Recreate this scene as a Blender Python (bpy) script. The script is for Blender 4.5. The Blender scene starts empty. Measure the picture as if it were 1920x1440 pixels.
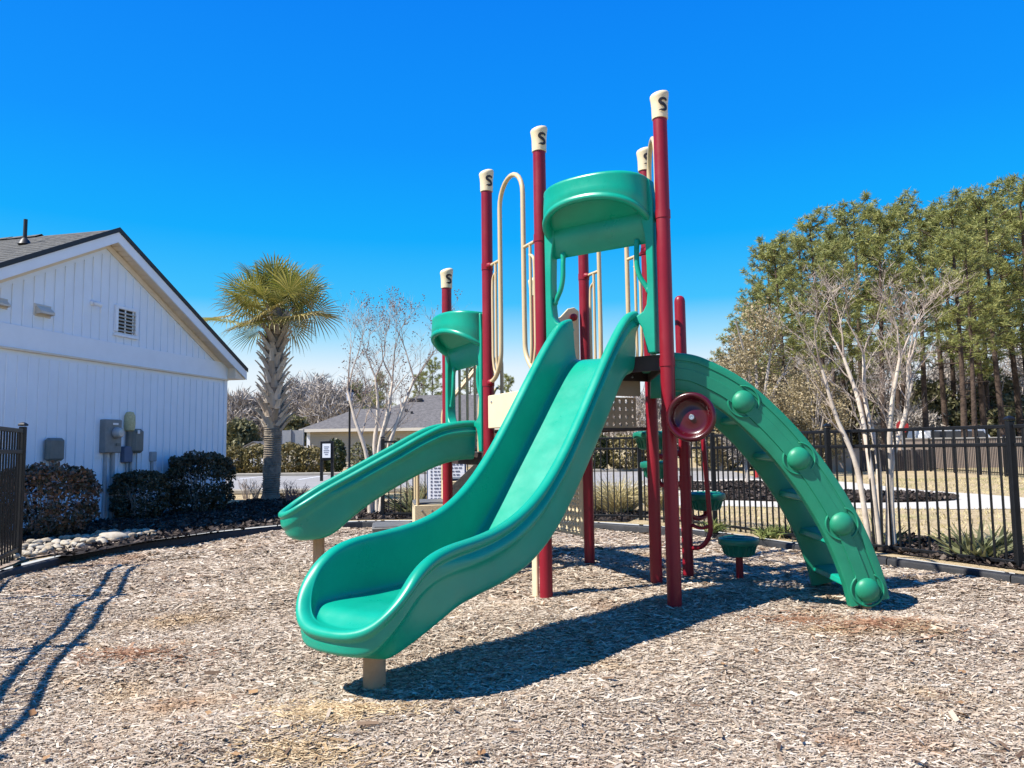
import bpy, math, random
import numpy as np
from mathutils import Vector, Matrix

random.seed(7)
rng = np.random.default_rng(7)
SC = bpy.context.scene
COL = SC.collection
R = math.radians

# ------------------------------------------------------------------ camera
CAM_H = 1.29
FPX = 1412.0            # focal length in pixels of the 1920 px wide photograph
PITCH = 0.0855
ROLL = 0.0127
cam_d = bpy.data.cameras.new('camera')
cam = bpy.data.objects.new('camera', cam_d)
COL.objects.link(cam)
cam_d.sensor_width = 36.0
cam_d.lens = FPX / 1920.0 * 36.0
cam_d.clip_start = 0.05
cam_d.clip_end = 3000
cam.matrix_world = (Matrix.Translation((0, 0, CAM_H)) @ Matrix.Rotation(math.pi / 2 + PITCH, 4, 'X')
                    @ Matrix.Rotation(-ROLL, 4, 'Z'))
SC.camera = cam

# ------------------------------------------------------------------ light
SUN_EL = R(52)
SUN_DIR = Vector((-1.0, -0.37, 0)).normalized()        # horizontal direction towards the sun
world = bpy.data.worlds.new('World')
SC.world = world
world.use_nodes = True
nt = world.node_tree
for n in list(nt.nodes):
    nt.nodes.remove(n)
out = nt.nodes.new('ShaderNodeOutputWorld')
bg = nt.nodes.new('ShaderNodeBackground')
sky = nt.nodes.new('ShaderNodeTexSky')
sky.sky_type = 'NISHITA'
sky.sun_disc = False
sky.sun_elevation = SUN_EL
sky.sun_rotation = math.atan2(SUN_DIR.x, SUN_DIR.y)
sky.air_density = 1.0
sky.dust_density = 0.6
sky.ozone_density = 3.0
# deepen the clear winter sky: the physical sky is blended with a measured elevation ramp
wtc = nt.nodes.new('ShaderNodeTexCoord')
wsep = nt.nodes.new('ShaderNodeSeparateXYZ')
wr = nt.nodes.new('ShaderNodeValToRGB')
SKY_STOPS = [(0.0, (.95, .97, 1.0)), (.06, (.92, .96, 1.0)), (.105, (.76, .90, 1.0)), (.145, (.36, .74, 1.0)), (.19, (.05, .54, 1.0)), (.27, (.0, .415, 1.0)), (.38, (.0, .30, 1.0)), (.53, (.0, .23, .93)), (1.0, (.0, .14, .62))]
wel = wr.color_ramp.elements
wel[0].position, wel[0].color = SKY_STOPS[0][0], (*SKY_STOPS[0][1], 1)
wel[1].position, wel[1].color = SKY_STOPS[-1][0], (*SKY_STOPS[-1][1], 1)
for p_, c_ in SKY_STOPS[1:-1]:
    q_ = wel.new(p_); q_.color = (*c_, 1)
wmul = nt.nodes.new('ShaderNodeMix'); wmul.data_type = 'RGBA'; wmul.blend_type = 'MULTIPLY'
wmul.inputs['Factor'].default_value = 1.0
wmul.inputs['B'].default_value = (5.35, 5.35, 5.35, 1)
wmix = nt.nodes.new('ShaderNodeMix'); wmix.data_type = 'RGBA'
wmix.inputs['Factor'].default_value = 0.975
nt.links.new(wtc.outputs['Generated'], wsep.inputs[0])
nt.links.new(wsep.outputs['Z'], wr.inputs[0])
nt.links.new(wr.outputs[0], wmul.inputs['A'])
nt.links.new(sky.outputs[0], wmix.inputs['A'])
nt.links.new(wmul.outputs['Result'], wmix.inputs['B'])
nt.links.new(wmix.outputs['Result'], bg.inputs[0])
bg.inputs[1].default_value = 0.10
nt.links.new(bg.outputs[0], out.inputs[0])

sun_d = bpy.data.lights.new('sun', 'SUN')
sun_d.energy = 5.0
sun_d.angle = R(0.5)
sun_d.color = (1.0, 0.95, 0.87)
sun = bpy.data.objects.new('sun', sun_d)
COL.objects.link(sun)
to_sun = Vector((SUN_DIR.x * math.cos(SUN_EL), SUN_DIR.y * math.cos(SUN_EL), math.sin(SUN_EL)))
sun.rotation_euler = to_sun.to_track_quat('Z', 'Y').to_euler()

SC.view_settings.view_transform = 'Standard'
SC.view_settings.look = 'None'
SC.view_settings.exposure = 0.9
SC.view_settings.gamma = 1.0
SC.cycles.max_bounces = 6
SC.cycles.diffuse_bounces = 3
SC.cycles.glossy_bounces = 3

# ------------------------------------------------------------------ materials
def mat(name, color, rough=0.5, spec=0.5, var=0.0, vscale=5.0, bump=0.0, bscale=60.0, island=0.0,
        color2=None, coat=0.0, trans=0.0, bdist=0.01, metal=0.0):
    m = bpy.data.materials.new(name)
    m.use_nodes = True
    t = m.node_tree
    b = t.nodes['Principled BSDF']
    b.inputs['Base Color'].default_value = (*color, 1)
    b.inputs['Roughness'].default_value = rough
    b.inputs['Specular IOR Level'].default_value = spec
    b.inputs['Metallic'].default_value = metal
    if coat:
        b.inputs['Coat Weight'].default_value = coat
        b.inputs['Coat Roughness'].default_value = 0.15
    tc = t.nodes.new('ShaderNodeTexCoord')
    if var > 0 or island > 0 or color2:
        c2 = color2 or tuple(c * (1 - var) for c in color)
        c1 = color if color2 else tuple(min(1, c * (1 + var)) for c in color)
        mix = t.nodes.new('ShaderNodeMix')
        mix.data_type = 'RGBA'
        mix.inputs['A'].default_value = (*c1, 1)
        mix.inputs['B'].default_value = (*c2, 1)
        if island > 0:
            g = t.nodes.new('ShaderNodeNewGeometry')
            t.links.new(g.outputs['Random Per Island'], mix.inputs['Factor'])
        else:
            ns = t.nodes.new('ShaderNodeTexNoise')
            ns.inputs['Scale'].default_value = vscale
            ns.inputs['Detail'].default_value = 6
            ns.inputs['Roughness'].default_value = 0.65
            mr = t.nodes.new('ShaderNodeMapRange')
            mr.inputs[1].default_value = 0.32
            mr.inputs[2].default_value = 0.68
            t.links.new(tc.outputs['Object'], ns.inputs['Vector'])
            t.links.new(ns.outputs['Fac'], mr.inputs[0])
            t.links.new(mr.outputs[0], mix.inputs['Factor'])
        t.links.new(mix.outputs['Result'], b.inputs['Base Color'])
    if bump > 0:
        nb = t.nodes.new('ShaderNodeTexNoise')
        nb.inputs['Scale'].default_value = bscale
        nb.inputs['Detail'].default_value = 4
        bp = t.nodes.new('ShaderNodeBump')
        bp.inputs['Strength'].default_value = bump
        bp.inputs['Distance'].default_value = bdist
        t.links.new(tc.outputs['Object'], nb.inputs['Vector'])
        t.links.new(nb.outputs['Fac'], bp.inputs['Height'])
        t.links.new(bp.outputs[0], b.inputs['Normal'])
    if trans > 0:      # leaves that let some light through
        tr = t.nodes.new('ShaderNodeBsdfTranslucent')
        ms = t.nodes.new('ShaderNodeMixShader')
        ms.inputs[0].default_value = trans
        tr.inputs[0].default_value = (*color, 1)
        if var > 0 or island > 0 or color2:
            t.links.new(mix.outputs['Result'], tr.inputs[0])
        t.links.new(b.outputs[0], ms.inputs[1])
        t.links.new(tr.outputs[0], ms.inputs[2])
        t.links.new(ms.outputs[0], t.nodes['Material Output'].inputs[0])
    return m

def ramp_mat(name, stops, rough=0.8, source='island', patch=None, bump=0.0, bscale=80, scale=6.0, spec=0.3, bdist=0.01):
    """colour ramp driven by island randomness or by noise; patch = (colour, scale, lo, hi, factor)"""
    m = bpy.data.materials.new(name)
    m.use_nodes = True
    t = m.node_tree
    b = t.nodes['Principled BSDF']
    b.inputs['Roughness'].default_value = rough
    b.inputs['Specular IOR Level'].default_value = spec
    tc = t.nodes.new('ShaderNodeTexCoord')
    cr = t.nodes.new('ShaderNodeValToRGB')
    el = cr.color_ramp.elements
    el[0].position, el[0].color = stops[0][0], (*stops[0][1], 1)
    el[1].position, el[1].color = stops[-1][0], (*stops[-1][1], 1)
    for p, c in stops[1:-1]:
        e = el.new(p)
        e.color = (*c, 1)
    if source == 'island':
        g = t.nodes.new('ShaderNodeNewGeometry')
        t.links.new(g.outputs['Random Per Island'], cr.inputs[0])
    else:
        ns = t.nodes.new('ShaderNodeTexNoise')
        ns.inputs['Scale'].default_value = scale
        ns.inputs['Detail'].default_value = 8
        ns.inputs['Roughness'].default_value = 0.7
        t.links.new(tc.outputs['Object'], ns.inputs['Vector'])
        t.links.new(ns.outputs['Fac'], cr.inputs[0])
    last = cr.outputs[0]
    for (pc, ps, lo, hi, pf) in (patch or []):
        n2 = t.nodes.new('ShaderNodeTexNoise')
        n2.inputs['Scale'].default_value = ps
        n2.inputs['Detail'].default_value = 5
        n2.inputs['Roughness'].default_value = 0.6
        mr = t.nodes.new('ShaderNodeMapRange')
        mr.inputs[1].default_value = lo
        mr.inputs[2].default_value = hi
        mr.inputs[4].default_value = pf
        mx = t.nodes.new('ShaderNodeMix')
        mx.data_type = 'RGBA'
        mx.blend_type = 'MULTIPLY'
        mx.inputs['B'].default_value = (*pc, 1)
        t.links.new(tc.outputs['Object'], n2.inputs['Vector'])
        t.links.new(n2.outputs['Fac'], mr.inputs[0])
        t.links.new(mr.outputs[0], mx.inputs['Factor'])
        t.links.new(last, mx.inputs['A'])
        last = mx.outputs['Result']
    t.links.new(last, b.inputs['Base Color'])
    if bump > 0:
        nb = t.nodes.new('ShaderNodeTexNoise')
        nb.inputs['Scale'].default_value = bscale
        nb.inputs['Detail'].default_value = 6
        bp = t.nodes.new('ShaderNodeBump')
        bp.inputs['Strength'].default_value = bump
        bp.inputs['Distance'].default_value = bdist
        t.links.new(tc.outputs['Object'], nb.inputs['Vector'])
        t.links.new(nb.outputs['Fac'], bp.inputs['Height'])
        t.links.new(bp.outputs[0], b.inputs['Normal'])
    return m

M = {}
M['green'] = mat('green_plastic', (0.002, 0.285, 0.185), 0.30, 0.5, var=0.10, vscale=2.2, bump=0.06, bscale=220, bdist=0.004)
M['arch_green'] = mat('textured_green_plastic', (0.012, 0.215, 0.118), 0.42, 0.4, var=0.10, vscale=4, bump=0.18, bscale=260, bdist=0.004)
M['pod_green'] = mat('dark_green_plastic', (0.006, 0.16, 0.105), 0.40, 0.5, var=0.12, vscale=6, bump=0.1, bscale=200, bdist=0.004)
def add_wear(m, light, dark):
    """chalky fading, fine scratches and specks that belong to the plastic itself"""
    t = m.node_tree
    b = t.nodes['Principled BSDF']
    src = b.inputs['Base Color'].links[0].from_socket
    tc = t.nodes.new('ShaderNodeTexCoord')
    def layer(src, scale, vec, lo, hi, col, f):
        mp = t.nodes.new('ShaderNodeMapping')
        mp.inputs['Scale'].default_value = vec
        mp.inputs['Rotation'].default_value = (0, 0, .6)
        n = t.nodes.new('ShaderNodeTexNoise')
        n.inputs['Scale'].default_value = scale
        n.inputs['Detail'].default_value = 7
        n.inputs['Roughness'].default_value = .7
        r = t.nodes.new('ShaderNodeMapRange')
        r.inputs[1].default_value = lo; r.inputs[2].default_value = hi; r.inputs[4].default_value = f
        x = t.nodes.new('ShaderNodeMix'); x.data_type = 'RGBA'
        x.inputs['B'].default_value = (*col, 1)
        t.links.new(tc.outputs['Object'], mp.inputs[0]); t.links.new(mp.outputs[0], n.inputs['Vector'])
        t.links.new(n.outputs['Fac'], r.inputs[0]); t.links.new(r.outputs[0], x.inputs['Factor']); t.links.new(src, x.inputs['A'])
        return x.outputs['Result'], n
    s1, n1_ = layer(src, 1.6, (1, 1, 1), .45, .75, light, .35)
    s2, _ = layer(s1, 9, (12, 1.2, 1.2), .64, .72, dark, .5)
    s3, _ = layer(s2, 60, (1, 1, 1), .66, .74, dark, .45)
    t.links.new(s3, b.inputs['Base Color'])
    rr = t.nodes.new('ShaderNodeMapRange')
    rr.inputs[1].default_value = .35; rr.inputs[2].default_value = .7
    rr.inputs[3].default_value = b.inputs['Roughness'].default_value - .04; rr.inputs[4].default_value = b.inputs['Roughness'].default_value + .16
    t.links.new(n1_.outputs['Fac'], rr.inputs[0]); t.links.new(rr.outputs[0], b.inputs['Roughness'])
add_wear(M['green'], (.006, .34, .25), (.003, .13, .085))
add_wear(M['arch_green'], (.04, .29, .18), (.008, .12, .07))
M['red'] = mat('red_powder_coat', (0.215, 0.004, 0.015), 0.36, 0.4, var=0.07, vscale=3, bump=0.03, bscale=300, bdist=0.003)
M['wheel_red'] = mat('maroon_plastic', (0.055, 0.002, 0.006), 0.25, 0.5)
add_wear(M['red'], (.28, .022, .035), (.10, .004, .01))
M['tan'] = mat('tan_powder_coat', (0.56, 0.43, 0.25), 0.38, 0.45, var=0.06, vscale=4)
M['riser_tan'] = mat('tan_riser_plastic', (0.36, 0.27, 0.18), 0.5, 0.4, var=0.06, vscale=3)
M['cap_cream'] = mat('cream_cap_plastic', (0.66, 0.55, 0.36), 0.42, 0.4, var=0.06, vscale=9)
M['cream'] = mat('cream_plastic', (0.66, 0.55, 0.36), 0.45, 0.4, var=0.05, vscale=3)
M['brown_deck'] = mat('brown_coated_steel', (0.045, 0.032, 0.03), 0.55, 0.4, var=0.2, vscale=8)
M['grey_step'] = mat('grey_coated_steel', (0.11, 0.11, 0.105), 0.6, 0.4, var=0.2, vscale=10, bump=0.3, bscale=160)
M['dark_letter'] = mat('dark_lettering', (0.02, 0.012, 0.012), 0.5)
M['bolt'] = mat('zinc_bolt', (0.55, 0.55, 0.56), 0.3, 0.5, metal=0.9)
M['wood_tan'] = mat('tan_support_post', (0.46, 0.29, 0.17), 0.6, 0.3, var=0.12, vscale=14)
M['black'] = mat('black_fence_paint', (0.007, 0.008, 0.010), 0.42, 0.3, var=0.3, vscale=9)
M['border'] = mat('black_rubber_border', (0.022, 0.023, 0.026), 0.6, 0.35, var=0.35, vscale=7, bump=0.2, bscale=90)
M['siding'] = mat('white_vinyl_siding', (0.74, 0.82, 0.90), 0.5, 0.35, var=0.03, vscale=2, bump=0.03, bscale=50)
M['trim'] = mat('white_trim', (0.76, 0.82, 0.88), 0.45, 0.35, var=0.03, vscale=3)
M['soffit'] = mat('cream_soffit', (0.72, 0.64, 0.52), 0.6, 0.3, var=0.05, vscale=3)
M['shingle'] = ramp_mat('dark_shingles', [(0.3, (0.045, 0.047, 0.045)), (0.5, (0.09, 0.09, 0.085)), (0.7, (0.15, 0.145, 0.13))], 0.9, 'noise', scale=9, bump=0.7, bscale=40, bdist=0.02)
M['shingle_grey'] = ramp_mat('grey_shingles', [(0.3, (0.07, 0.066, 0.066)), (0.5, (0.115, 0.108, 0.106)), (0.7, (0.17, 0.16, 0.155))], 0.9, 'noise', scale=5, bump=0.6, bscale=14, bdist=0.04)
M['drip'] = mat('black_drip_edge', (0.012, 0.012, 0.014), 0.5)
M['vent_grey'] = mat('vent_paint', (0.55, 0.52, 0.46), 0.5, var=0.05)
M['dark'] = mat('dark_gap', (0.012, 0.012, 0.012), 0.8)
M['meter_grey'] = mat('meter_grey_paint', (0.20, 0.215, 0.215), 0.5, 0.4, var=0.12, vscale=8)
M['meter_dark'] = mat('telecom_grey_plastic', (0.13, 0.15, 0.145), 0.45, 0.4, var=0.12, vscale=8)
M['conduit'] = mat('grey_conduit', (0.33, 0.345, 0.36), 0.5, 0.4, var=0.1)
M['yellowish'] = mat('aged_foam', (0.50, 0.46, 0.26), 0.8, var=0.2, vscale=30)
M['glass'] = mat('meter_glass', (0.45, 0.47, 0.46), 0.08, 0.6)
M['blue_box'] = mat('blue_grey_box', (0.08, 0.12, 0.20), 0.5)
M['white'] = mat('white_paint', (0.8, 0.8, 0.8), 0.5)
M['letter_grey'] = mat('sign_lettering', (0.10, 0.11, 0.16), 0.7)
M['sign_blue'] = mat('sign_edge', (0.10, 0.13, 0.2), 0.6)
M['tan_siding'] = mat('beige_siding', (0.47, 0.41, 0.31), 0.6, var=0.04, vscale=1.5)
M['concrete'] = mat('pale_concrete', (0.46, 0.43, 0.375), 0.85, 0.2, var=0.08, vscale=3, bump=0.2, bscale=60)
M['curb'] = mat('curb_concrete', (0.33, 0.30, 0.25), 0.85, 0.2, var=0.1, vscale=3)
M['asphalt'] = mat('bleached_asphalt', (0.26, 0.25, 0.24), 0.9, 0.2, var=0.16, vscale=1.5, bump=0.5, bscale=50)
M['mulch_dark'] = ramp_mat('dark_mulch', [(0.3, (0.012, 0.010, 0.010)), (0.55, (0.03, 0.024, 0.022)), (0.75, (0.075, 0.06, 0.055))], 0.95, 'noise', scale=30, bump=1.0, bscale=55, bdist=0.04)
M['grass_dry'] = ramp_mat('dry_lawn', [(0.28, (0.20, 0.16, 0.075)), (0.45, (0.36, 0.27, 0.15)), (0.6, (0.47, 0.37, 0.22)), (0.75, (0.55, 0.45, 0.28))], 0.95, 'noise',
                          scale=5, bump=1.0, bscale=30, bdist=0.04, patch=[((0.60, 0.75, 0.45), 0.5, 0.5, 0.7, 0.8)])
chip_stops = [(0.000, (0.114, 0.070, 0.044)), (0.050, (0.190, 0.126, 0.083)), (0.180, (0.314, 0.234, 0.162)), (0.400, (0.408, 0.323, 0.236)),
              (0.680, (0.484, 0.397, 0.302)), (0.900, (0.551, 0.472, 0.372)), (1.000, (0.646, 0.580, 0.473))]
chip_patch = [((0.80, 0.52, 0.34), 0.9, 0.58, 0.70, 0.55), ((0.98, 0.82, 0.56), 0.6, 0.56, 0.68, 0.75), ((0.62, 0.55, 0.50), 1.7, 0.60, 0.72, 0.6)]
M['chip'] = ramp_mat('wood_chip', chip_stops, 0.85, 'island', patch=chip_patch)
M['straw_chip'] = ramp_mat('straw_chip', [(0.0, (0.22, 0.13, 0.06)), (0.4, (0.46, 0.33, 0.18)), (1.0, (0.62, 0.48, 0.30))], 0.85, 'island')
M['red_chip'] = ramp_mat('reddish_chip', [(0.0, (0.12, 0.05, 0.025)), (0.5, (0.26, 0.13, 0.07)), (1.0, (0.44, 0.27, 0.16))], 0.85, 'island')
M['chip_base'] = ramp_mat('wood_chip_bed', [(0.30, (0.10, 0.07, 0.05)), (0.42, (0.23, 0.17, 0.125)), (0.55, (0.38, 0.30, 0.23)), (0.7, (0.50, 0.42, 0.34))], 0.95, 'noise',
                          scale=38, bump=1.0, bscale=45, bdist=0.03, patch=chip_patch)
M['bark_bits'] = ramp_mat('bark_bits', [(0.0, (0.012, 0.009, 0.008)), (0.6, (0.045, 0.033, 0.028)), (0.95, (0.11, 0.085, 0.07)), (1.0, (0.22, 0.18, 0.15))], 0.9, 'island')
M['splinter'] = ramp_mat('splinter', [(0.0, (0.05, 0.03, 0.02)), (0.45, (0.16, 0.10, 0.06)), (0.75, (0.28, 0.20, 0.13)), (1.0, (0.48, 0.42, 0.34))], 0.85, 'island')
M['dead_leaf'] = mat('dead_leaf', (0.20, 0.10, 0.045), 0.8, 0.2, color2=(0.36, 0.22, 0.11), island=1)
M['stone'] = mat('river_stone', (0.42, 0.355, 0.26), 0.75, 0.25, color2=(0.21, 0.165, 0.11), vscale=2.5, bump=0.1, bscale=12)
M['stone_white'] = mat('pale_river_stone', (0.50, 0.455, 0.37), 0.75, 0.25, color2=(0.34, 0.28, 0.20), vscale=2.0, bump=0.1, bscale=12)
M['palm_bark'] = mat('palm_bark', (0.30, 0.255, 0.20), 0.9, 0.2, color2=(0.15, 0.125, 0.10), vscale=9, bump=0.9, bscale=22, bdist=0.03)
M['palm_boot'] = mat('palm_leaf_base', (0.62, 0.55, 0.46), 0.85, 0.2, color2=(0.34, 0.28, 0.22), island=1, bump=0.4, bscale=40)
M['frond'] = mat('palm_frond', (0.17, 0.19, 0.03), 0.42, 0.45, color2=(0.42, 0.36, 0.10), island=1, trans=0.3)
M['frond_dry'] = mat('palm_frond_yellow', (0.30, 0.25, 0.06), 0.5, 0.4, color2=(0.48, 0.37, 0.15), island=1, trans=0.2)
M['petiole'] = mat('palm_stem', (0.30, 0.30, 0.09), 0.5)
M['myrtle_bark'] = mat('pale_myrtle_bark', (0.66, 0.58, 0.48), 0.75, 0.25, color2=(0.46, 0.38, 0.30), vscale=7, bump=0.15, bscale=20)
M['twig'] = mat('grey_twig', (0.36, 0.29, 0.24), 0.8, 0.2)
M['seed'] = mat('dry_seed_pods', (0.16, 0.075, 0.055), 0.8)
M['pine_bark'] = mat('pine_bark', (0.11, 0.078, 0.06), 0.95, 0.15, color2=(0.04, 0.029, 0.024), vscale=2.5, bump=1, bscale=8, bdist=0.06)
M['pine'] = mat('pine_needles', (0.125, 0.16, 0.042), 0.6, 0.3, color2=(0.40, 0.39, 0.135), island=1, trans=0.3)
M['pine_dark'] = mat('dark_pine_needles', (0.055, 0.08, 0.025), 0.6, 0.3, color2=(0.14, 0.165, 0.055), island=1, trans=0.2)
M['oak_leaf'] = mat('winter_oak_leaves', (0.22, 0.175, 0.085), 0.7, 0.25, color2=(0.42, 0.34, 0.21), island=1, trans=0.2)
M['bare_wood'] = mat('bare_grey_twigs', (0.26, 0.225, 0.20), 0.85, 0.2, color2=(0.50, 0.45, 0.40), island=1)
M['dull_leaf'] = mat('dull_green_leaves', (0.09, 0.095, 0.04), 0.6, 0.3, color2=(0.20, 0.18, 0.09), island=1, trans=0.15)
M['hedge'] = mat('hedge_leaves', (0.10, 0.085, 0.028), 0.5, 0.4, color2=(0.26, 0.20, 0.075), island=1, trans=0.15)
M['hedge_dark'] = mat('dark_hedge_leaves', (0.025, 0.04, 0.012), 0.5, 0.4, color2=(0.09, 0.10, 0.03), island=1, trans=0.15)
M['shrub'] = mat('dark_shrub_leaves', (0.022, 0.028, 0.014), 0.5, 0.35, color2=(0.11, 0.09, 0.05), island=1)
M['shrub_red'] = mat('reddish_shrub_leaves', (0.035, 0.042, 0.018), 0.5, 0.35, color2=(0.24, 0.13, 0.085), island=1)
M['straw'] = mat('straw_grass', (0.42, 0.36, 0.17), 0.7, 0.25, color2=(0.60, 0.50, 0.28), island=1, trans=0.2)
M['yucca'] = mat('yucca_blades', (0.09, 0.11, 0.045), 0.5, 0.35, color2=(0.27, 0.26, 0.13), island=1, trans=0.15)
M['rose_twig'] = mat('pinkish_twig', (0.26, 0.13, 0.11), 0.8)
M['brown_fence'] = mat('weathered_brown_boards', (0.055, 0.046, 0.044), 0.8, var=0.3, vscale=4)
M['taupe'] = mat('taupe_stucco', (0.36, 0.28, 0.22), 0.85, 0.2, var=0.07, vscale=2)
M['stop_red'] = mat('red_sign_face', (0.42, 0.02, 0.02), 0.5)
M['galv'] = mat('galvanised_post', (0.30, 0.30, 0.31), 0.45, metal=0.6)
M['lamp_glass'] = mat('frosted_lamp_glass', (0.32, 0.36, 0.45), 0.2, 0.5)
M['grey_wall'] = mat('grey_panel', (0.24, 0.25, 0.27), 0.8, var=0.1)
M['green_grass'] = mat('green_blades', (0.09, 0.13, 0.03), 0.6, 0.3, color2=(0.26, 0.27, 0.09), island=1, trans=0.2)

# ------------------------------------------------------------------ mesh helpers
class MB:
    def __init__(s):
        s.v, s.f, s.m = [], [], []
    def add(s, vs, fs, mi=0):
        o = len(s.v)
        s.v.extend([tuple(p) for p in vs])
        s.f.extend([tuple(i + o for i in f) for f in fs])
        s.m.extend([mi] * len(fs))
    def box(s, c, d, X=(1, 0, 0), Y=(0, 1, 0), Z=(0, 0, 1), mi=0, b=0.0):
        """box of full size d about c along axes X, Y, Z; b = chamfer"""
        c, X, Y, Z = Vector(c), Vector(X), Vector(Y), Vector(Z)
        hx, hy, hz = d[0] / 2, d[1] / 2, d[2] / 2
        if b <= 0:
            vs = [c + X * (i * hx) + Y * (j * hy) + Z * (k * hz) for i in (-1, 1) for j in (-1, 1) for k in (-1, 1)]
            s.add(vs, [(0, 1, 3, 2), (4, 6, 7, 5), (0, 4, 5, 1), (2, 3, 7, 6), (0, 2, 6, 4), (1, 5, 7, 3)], mi)
            return
        b = min(b, hx * .9, hy * .9, hz * .9)
        def ring(x, y, bb, z):
            pts = [(-x + bb, -y), (x - bb, -y), (x, -y + bb), (x, y - bb), (x - bb, y), (-x + bb, y), (-x, y - bb), (-x, -y + bb)]
            return [c + X * p + Y * q + Z * z for p, q in pts]
        rs = [ring(hx - b, hy - b, b * .4, -hz), ring(hx, hy, b, -hz + b), ring(hx, hy, b, hz - b), ring(hx - b, hy - b, b * .4, hz)]
        vs = [p for r in rs for p in r]
        fs = []
        for k in range(3):
            for i in range(8):
                j = (i + 1) % 8
                fs.append((k * 8 + i, k * 8 + j, k * 8 + 8 + j, k * 8 + 8 + i))
        fs.append(tuple(range(7, -1, -1)))
        fs.append(tuple(range(24, 32)))
        s.add(vs, fs, mi)
    def tube(s, pts, r, n=10, mi=0, caps=True):
        P = [Vector(p) for p in pts]
        k = len(P)
        rr = r if hasattr(r, '__len__') else [r] * k
        T = [((P[min(i + 1, k - 1)] - P[max(i - 1, 0)]).normalized()) for i in range(k)]
        up = Vector((0, 0, 1)) if abs(T[0].z) < .9 else Vector((1, 0, 0))
        N = T[0].cross(up).normalized()
        vs = []
        for i in range(k):
            N = (N - T[i] * N.dot(T[i]))
            if N.length < 1e-6:
                N = T[i].orthogonal()
            N.normalize()
            Bn = T[i].cross(N)
            for j in range(n):
                a = 2 * math.pi * j / n
                vs.append(P[i] + N * (math.cos(a) * rr[i]) + Bn * (math.sin(a) * rr[i]))
        fs = []
        for i in range(k - 1):
            for j in range(n):
                j2 = (j + 1) % n
                fs.append((i * n + j, i * n + j2, i * n + n + j2, i * n + n + j))
        if caps:
            fs.append(tuple(range(n - 1, -1, -1)))
            fs.append(tuple(range((k - 1) * n, k * n)))
        s.add(vs, fs, mi)
    def lathe(s, prof, c=(0, 0, 0), n=24, mi=0, X=(1, 0, 0), Y=(0, 1, 0), Z=(0, 0, 1), capb=True, capt=True, fn=None):
        c, X, Y, Z = Vector(c), Vector(X), Vector(Y), Vector(Z)
        vs, fs = [], []
        for (r, z) in prof:
            for j in range(n):
                a = 2 * math.pi * j / n
                zz = z + (fn(a, z, r) if fn else 0)
                vs.append(c + X * (r * math.cos(a)) + Y * (r * math.sin(a)) + Z * zz)
        for i in range(len(prof) - 1):
            for j in range(n):
                j2 = (j + 1) % n
                fs.append((i * n + j, i * n + j2, (i + 1) * n + j2, (i + 1) * n + j))
        if capb:
            fs.append(tuple(range(n - 1, -1, -1)))
        if capt:
            o = (len(prof) - 1) * n
            fs.append(tuple(range(o, o + n)))
        s.add(vs, fs, mi)
    def extrude(s, poly, c, X, Y, Z, t0, t1, mi=0):
        """polygon in the X/Z plane through c, extruded along Y from t0 to t1"""
        c, X, Y, Z = Vector(c), Vector(X), Vector(Y), Vector(Z)
        n = len(poly)
        vs = [c + X * x + Z * z + Y * t0 for x, z in poly] + [c + X * x + Z * z + Y * t1 for x, z in poly]
        fs = [(i, (i + 1) % n, n + (i + 1) % n, n + i) for i in range(n)]
        fs += [tuple(range(n - 1, -1, -1)), tuple(range(n, 2 * n))]
        s.add(vs, fs, mi)
    def mesh(s, name, mats, smooth=40):
        me = bpy.data.meshes.new(name)
        me.from_pydata(s.v, [], s.f)
        if not isinstance(mats, (list, tuple)):
            mats = [mats]
        for m in mats:
            me.materials.append(m)
        if len(mats) > 1:
            me.polygons.foreach_set('material_index', s.m)
        import bmesh
        bm = bmesh.new()
        bm.from_mesh(me)
        bmesh.ops.recalc_face_normals(bm, faces=bm.faces)
        bm.to_mesh(me)
        bm.free()
        if smooth:
            me.polygons.foreach_set('use_smooth', [True] * len(me.polygons))
            if smooth < 180:
                me.set_sharp_from_angle(angle=R(smooth))
        me.update()
        return me
    def build(s, name, mats, parent=None, smooth=40, bevel=0, sub=0):
        o = bpy.data.objects.new(name, s.mesh(name, mats, smooth))
        return link(o, parent, bevel, sub)

def link(o, parent=None, bevel=0, sub=0):
    COL.objects.link(o)
    if parent is not None:
        o.parent = parent
        # parts are modelled in world coordinates: cancel the parent's transform
        o.matrix_parent_inverse = Matrix.Translation(-Vector(world_loc(parent)))
    if bevel:
        b = o.modifiers.new('bevel', 'BEVEL')
        b.width = bevel
        b.segments = 2
        b.limit_method = 'ANGLE'
        b.angle_limit = R(35)
    if sub:
        u = o.modifiers.new('subdivision', 'SUBSURF')
        u.levels = sub
        u.render_levels = sub
    return o

WL = {}
def world_loc(o):
    """all rotation-free parents: add up the locations (inverse offsets cancel for parts)"""
    return WL.get(o.name, (0, 0, 0))

def tag(o, label=None, cat=None, group=None, kind=None):
    if label: o['label'] = label
    if cat: o['category'] = cat
    if group: o['group'] = group
    if kind: o['kind'] = kind
    return o

def thing(name, label, cat, loc=(0, 0, 0), group=None):
    o = bpy.data.objects.new(name, None)
    o.empty_display_size = 0.2
    o.location = loc
    COL.objects.link(o)
    WL[o.name] = tuple(float(x) for x in loc)
    return tag(o, label, cat, group)

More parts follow.
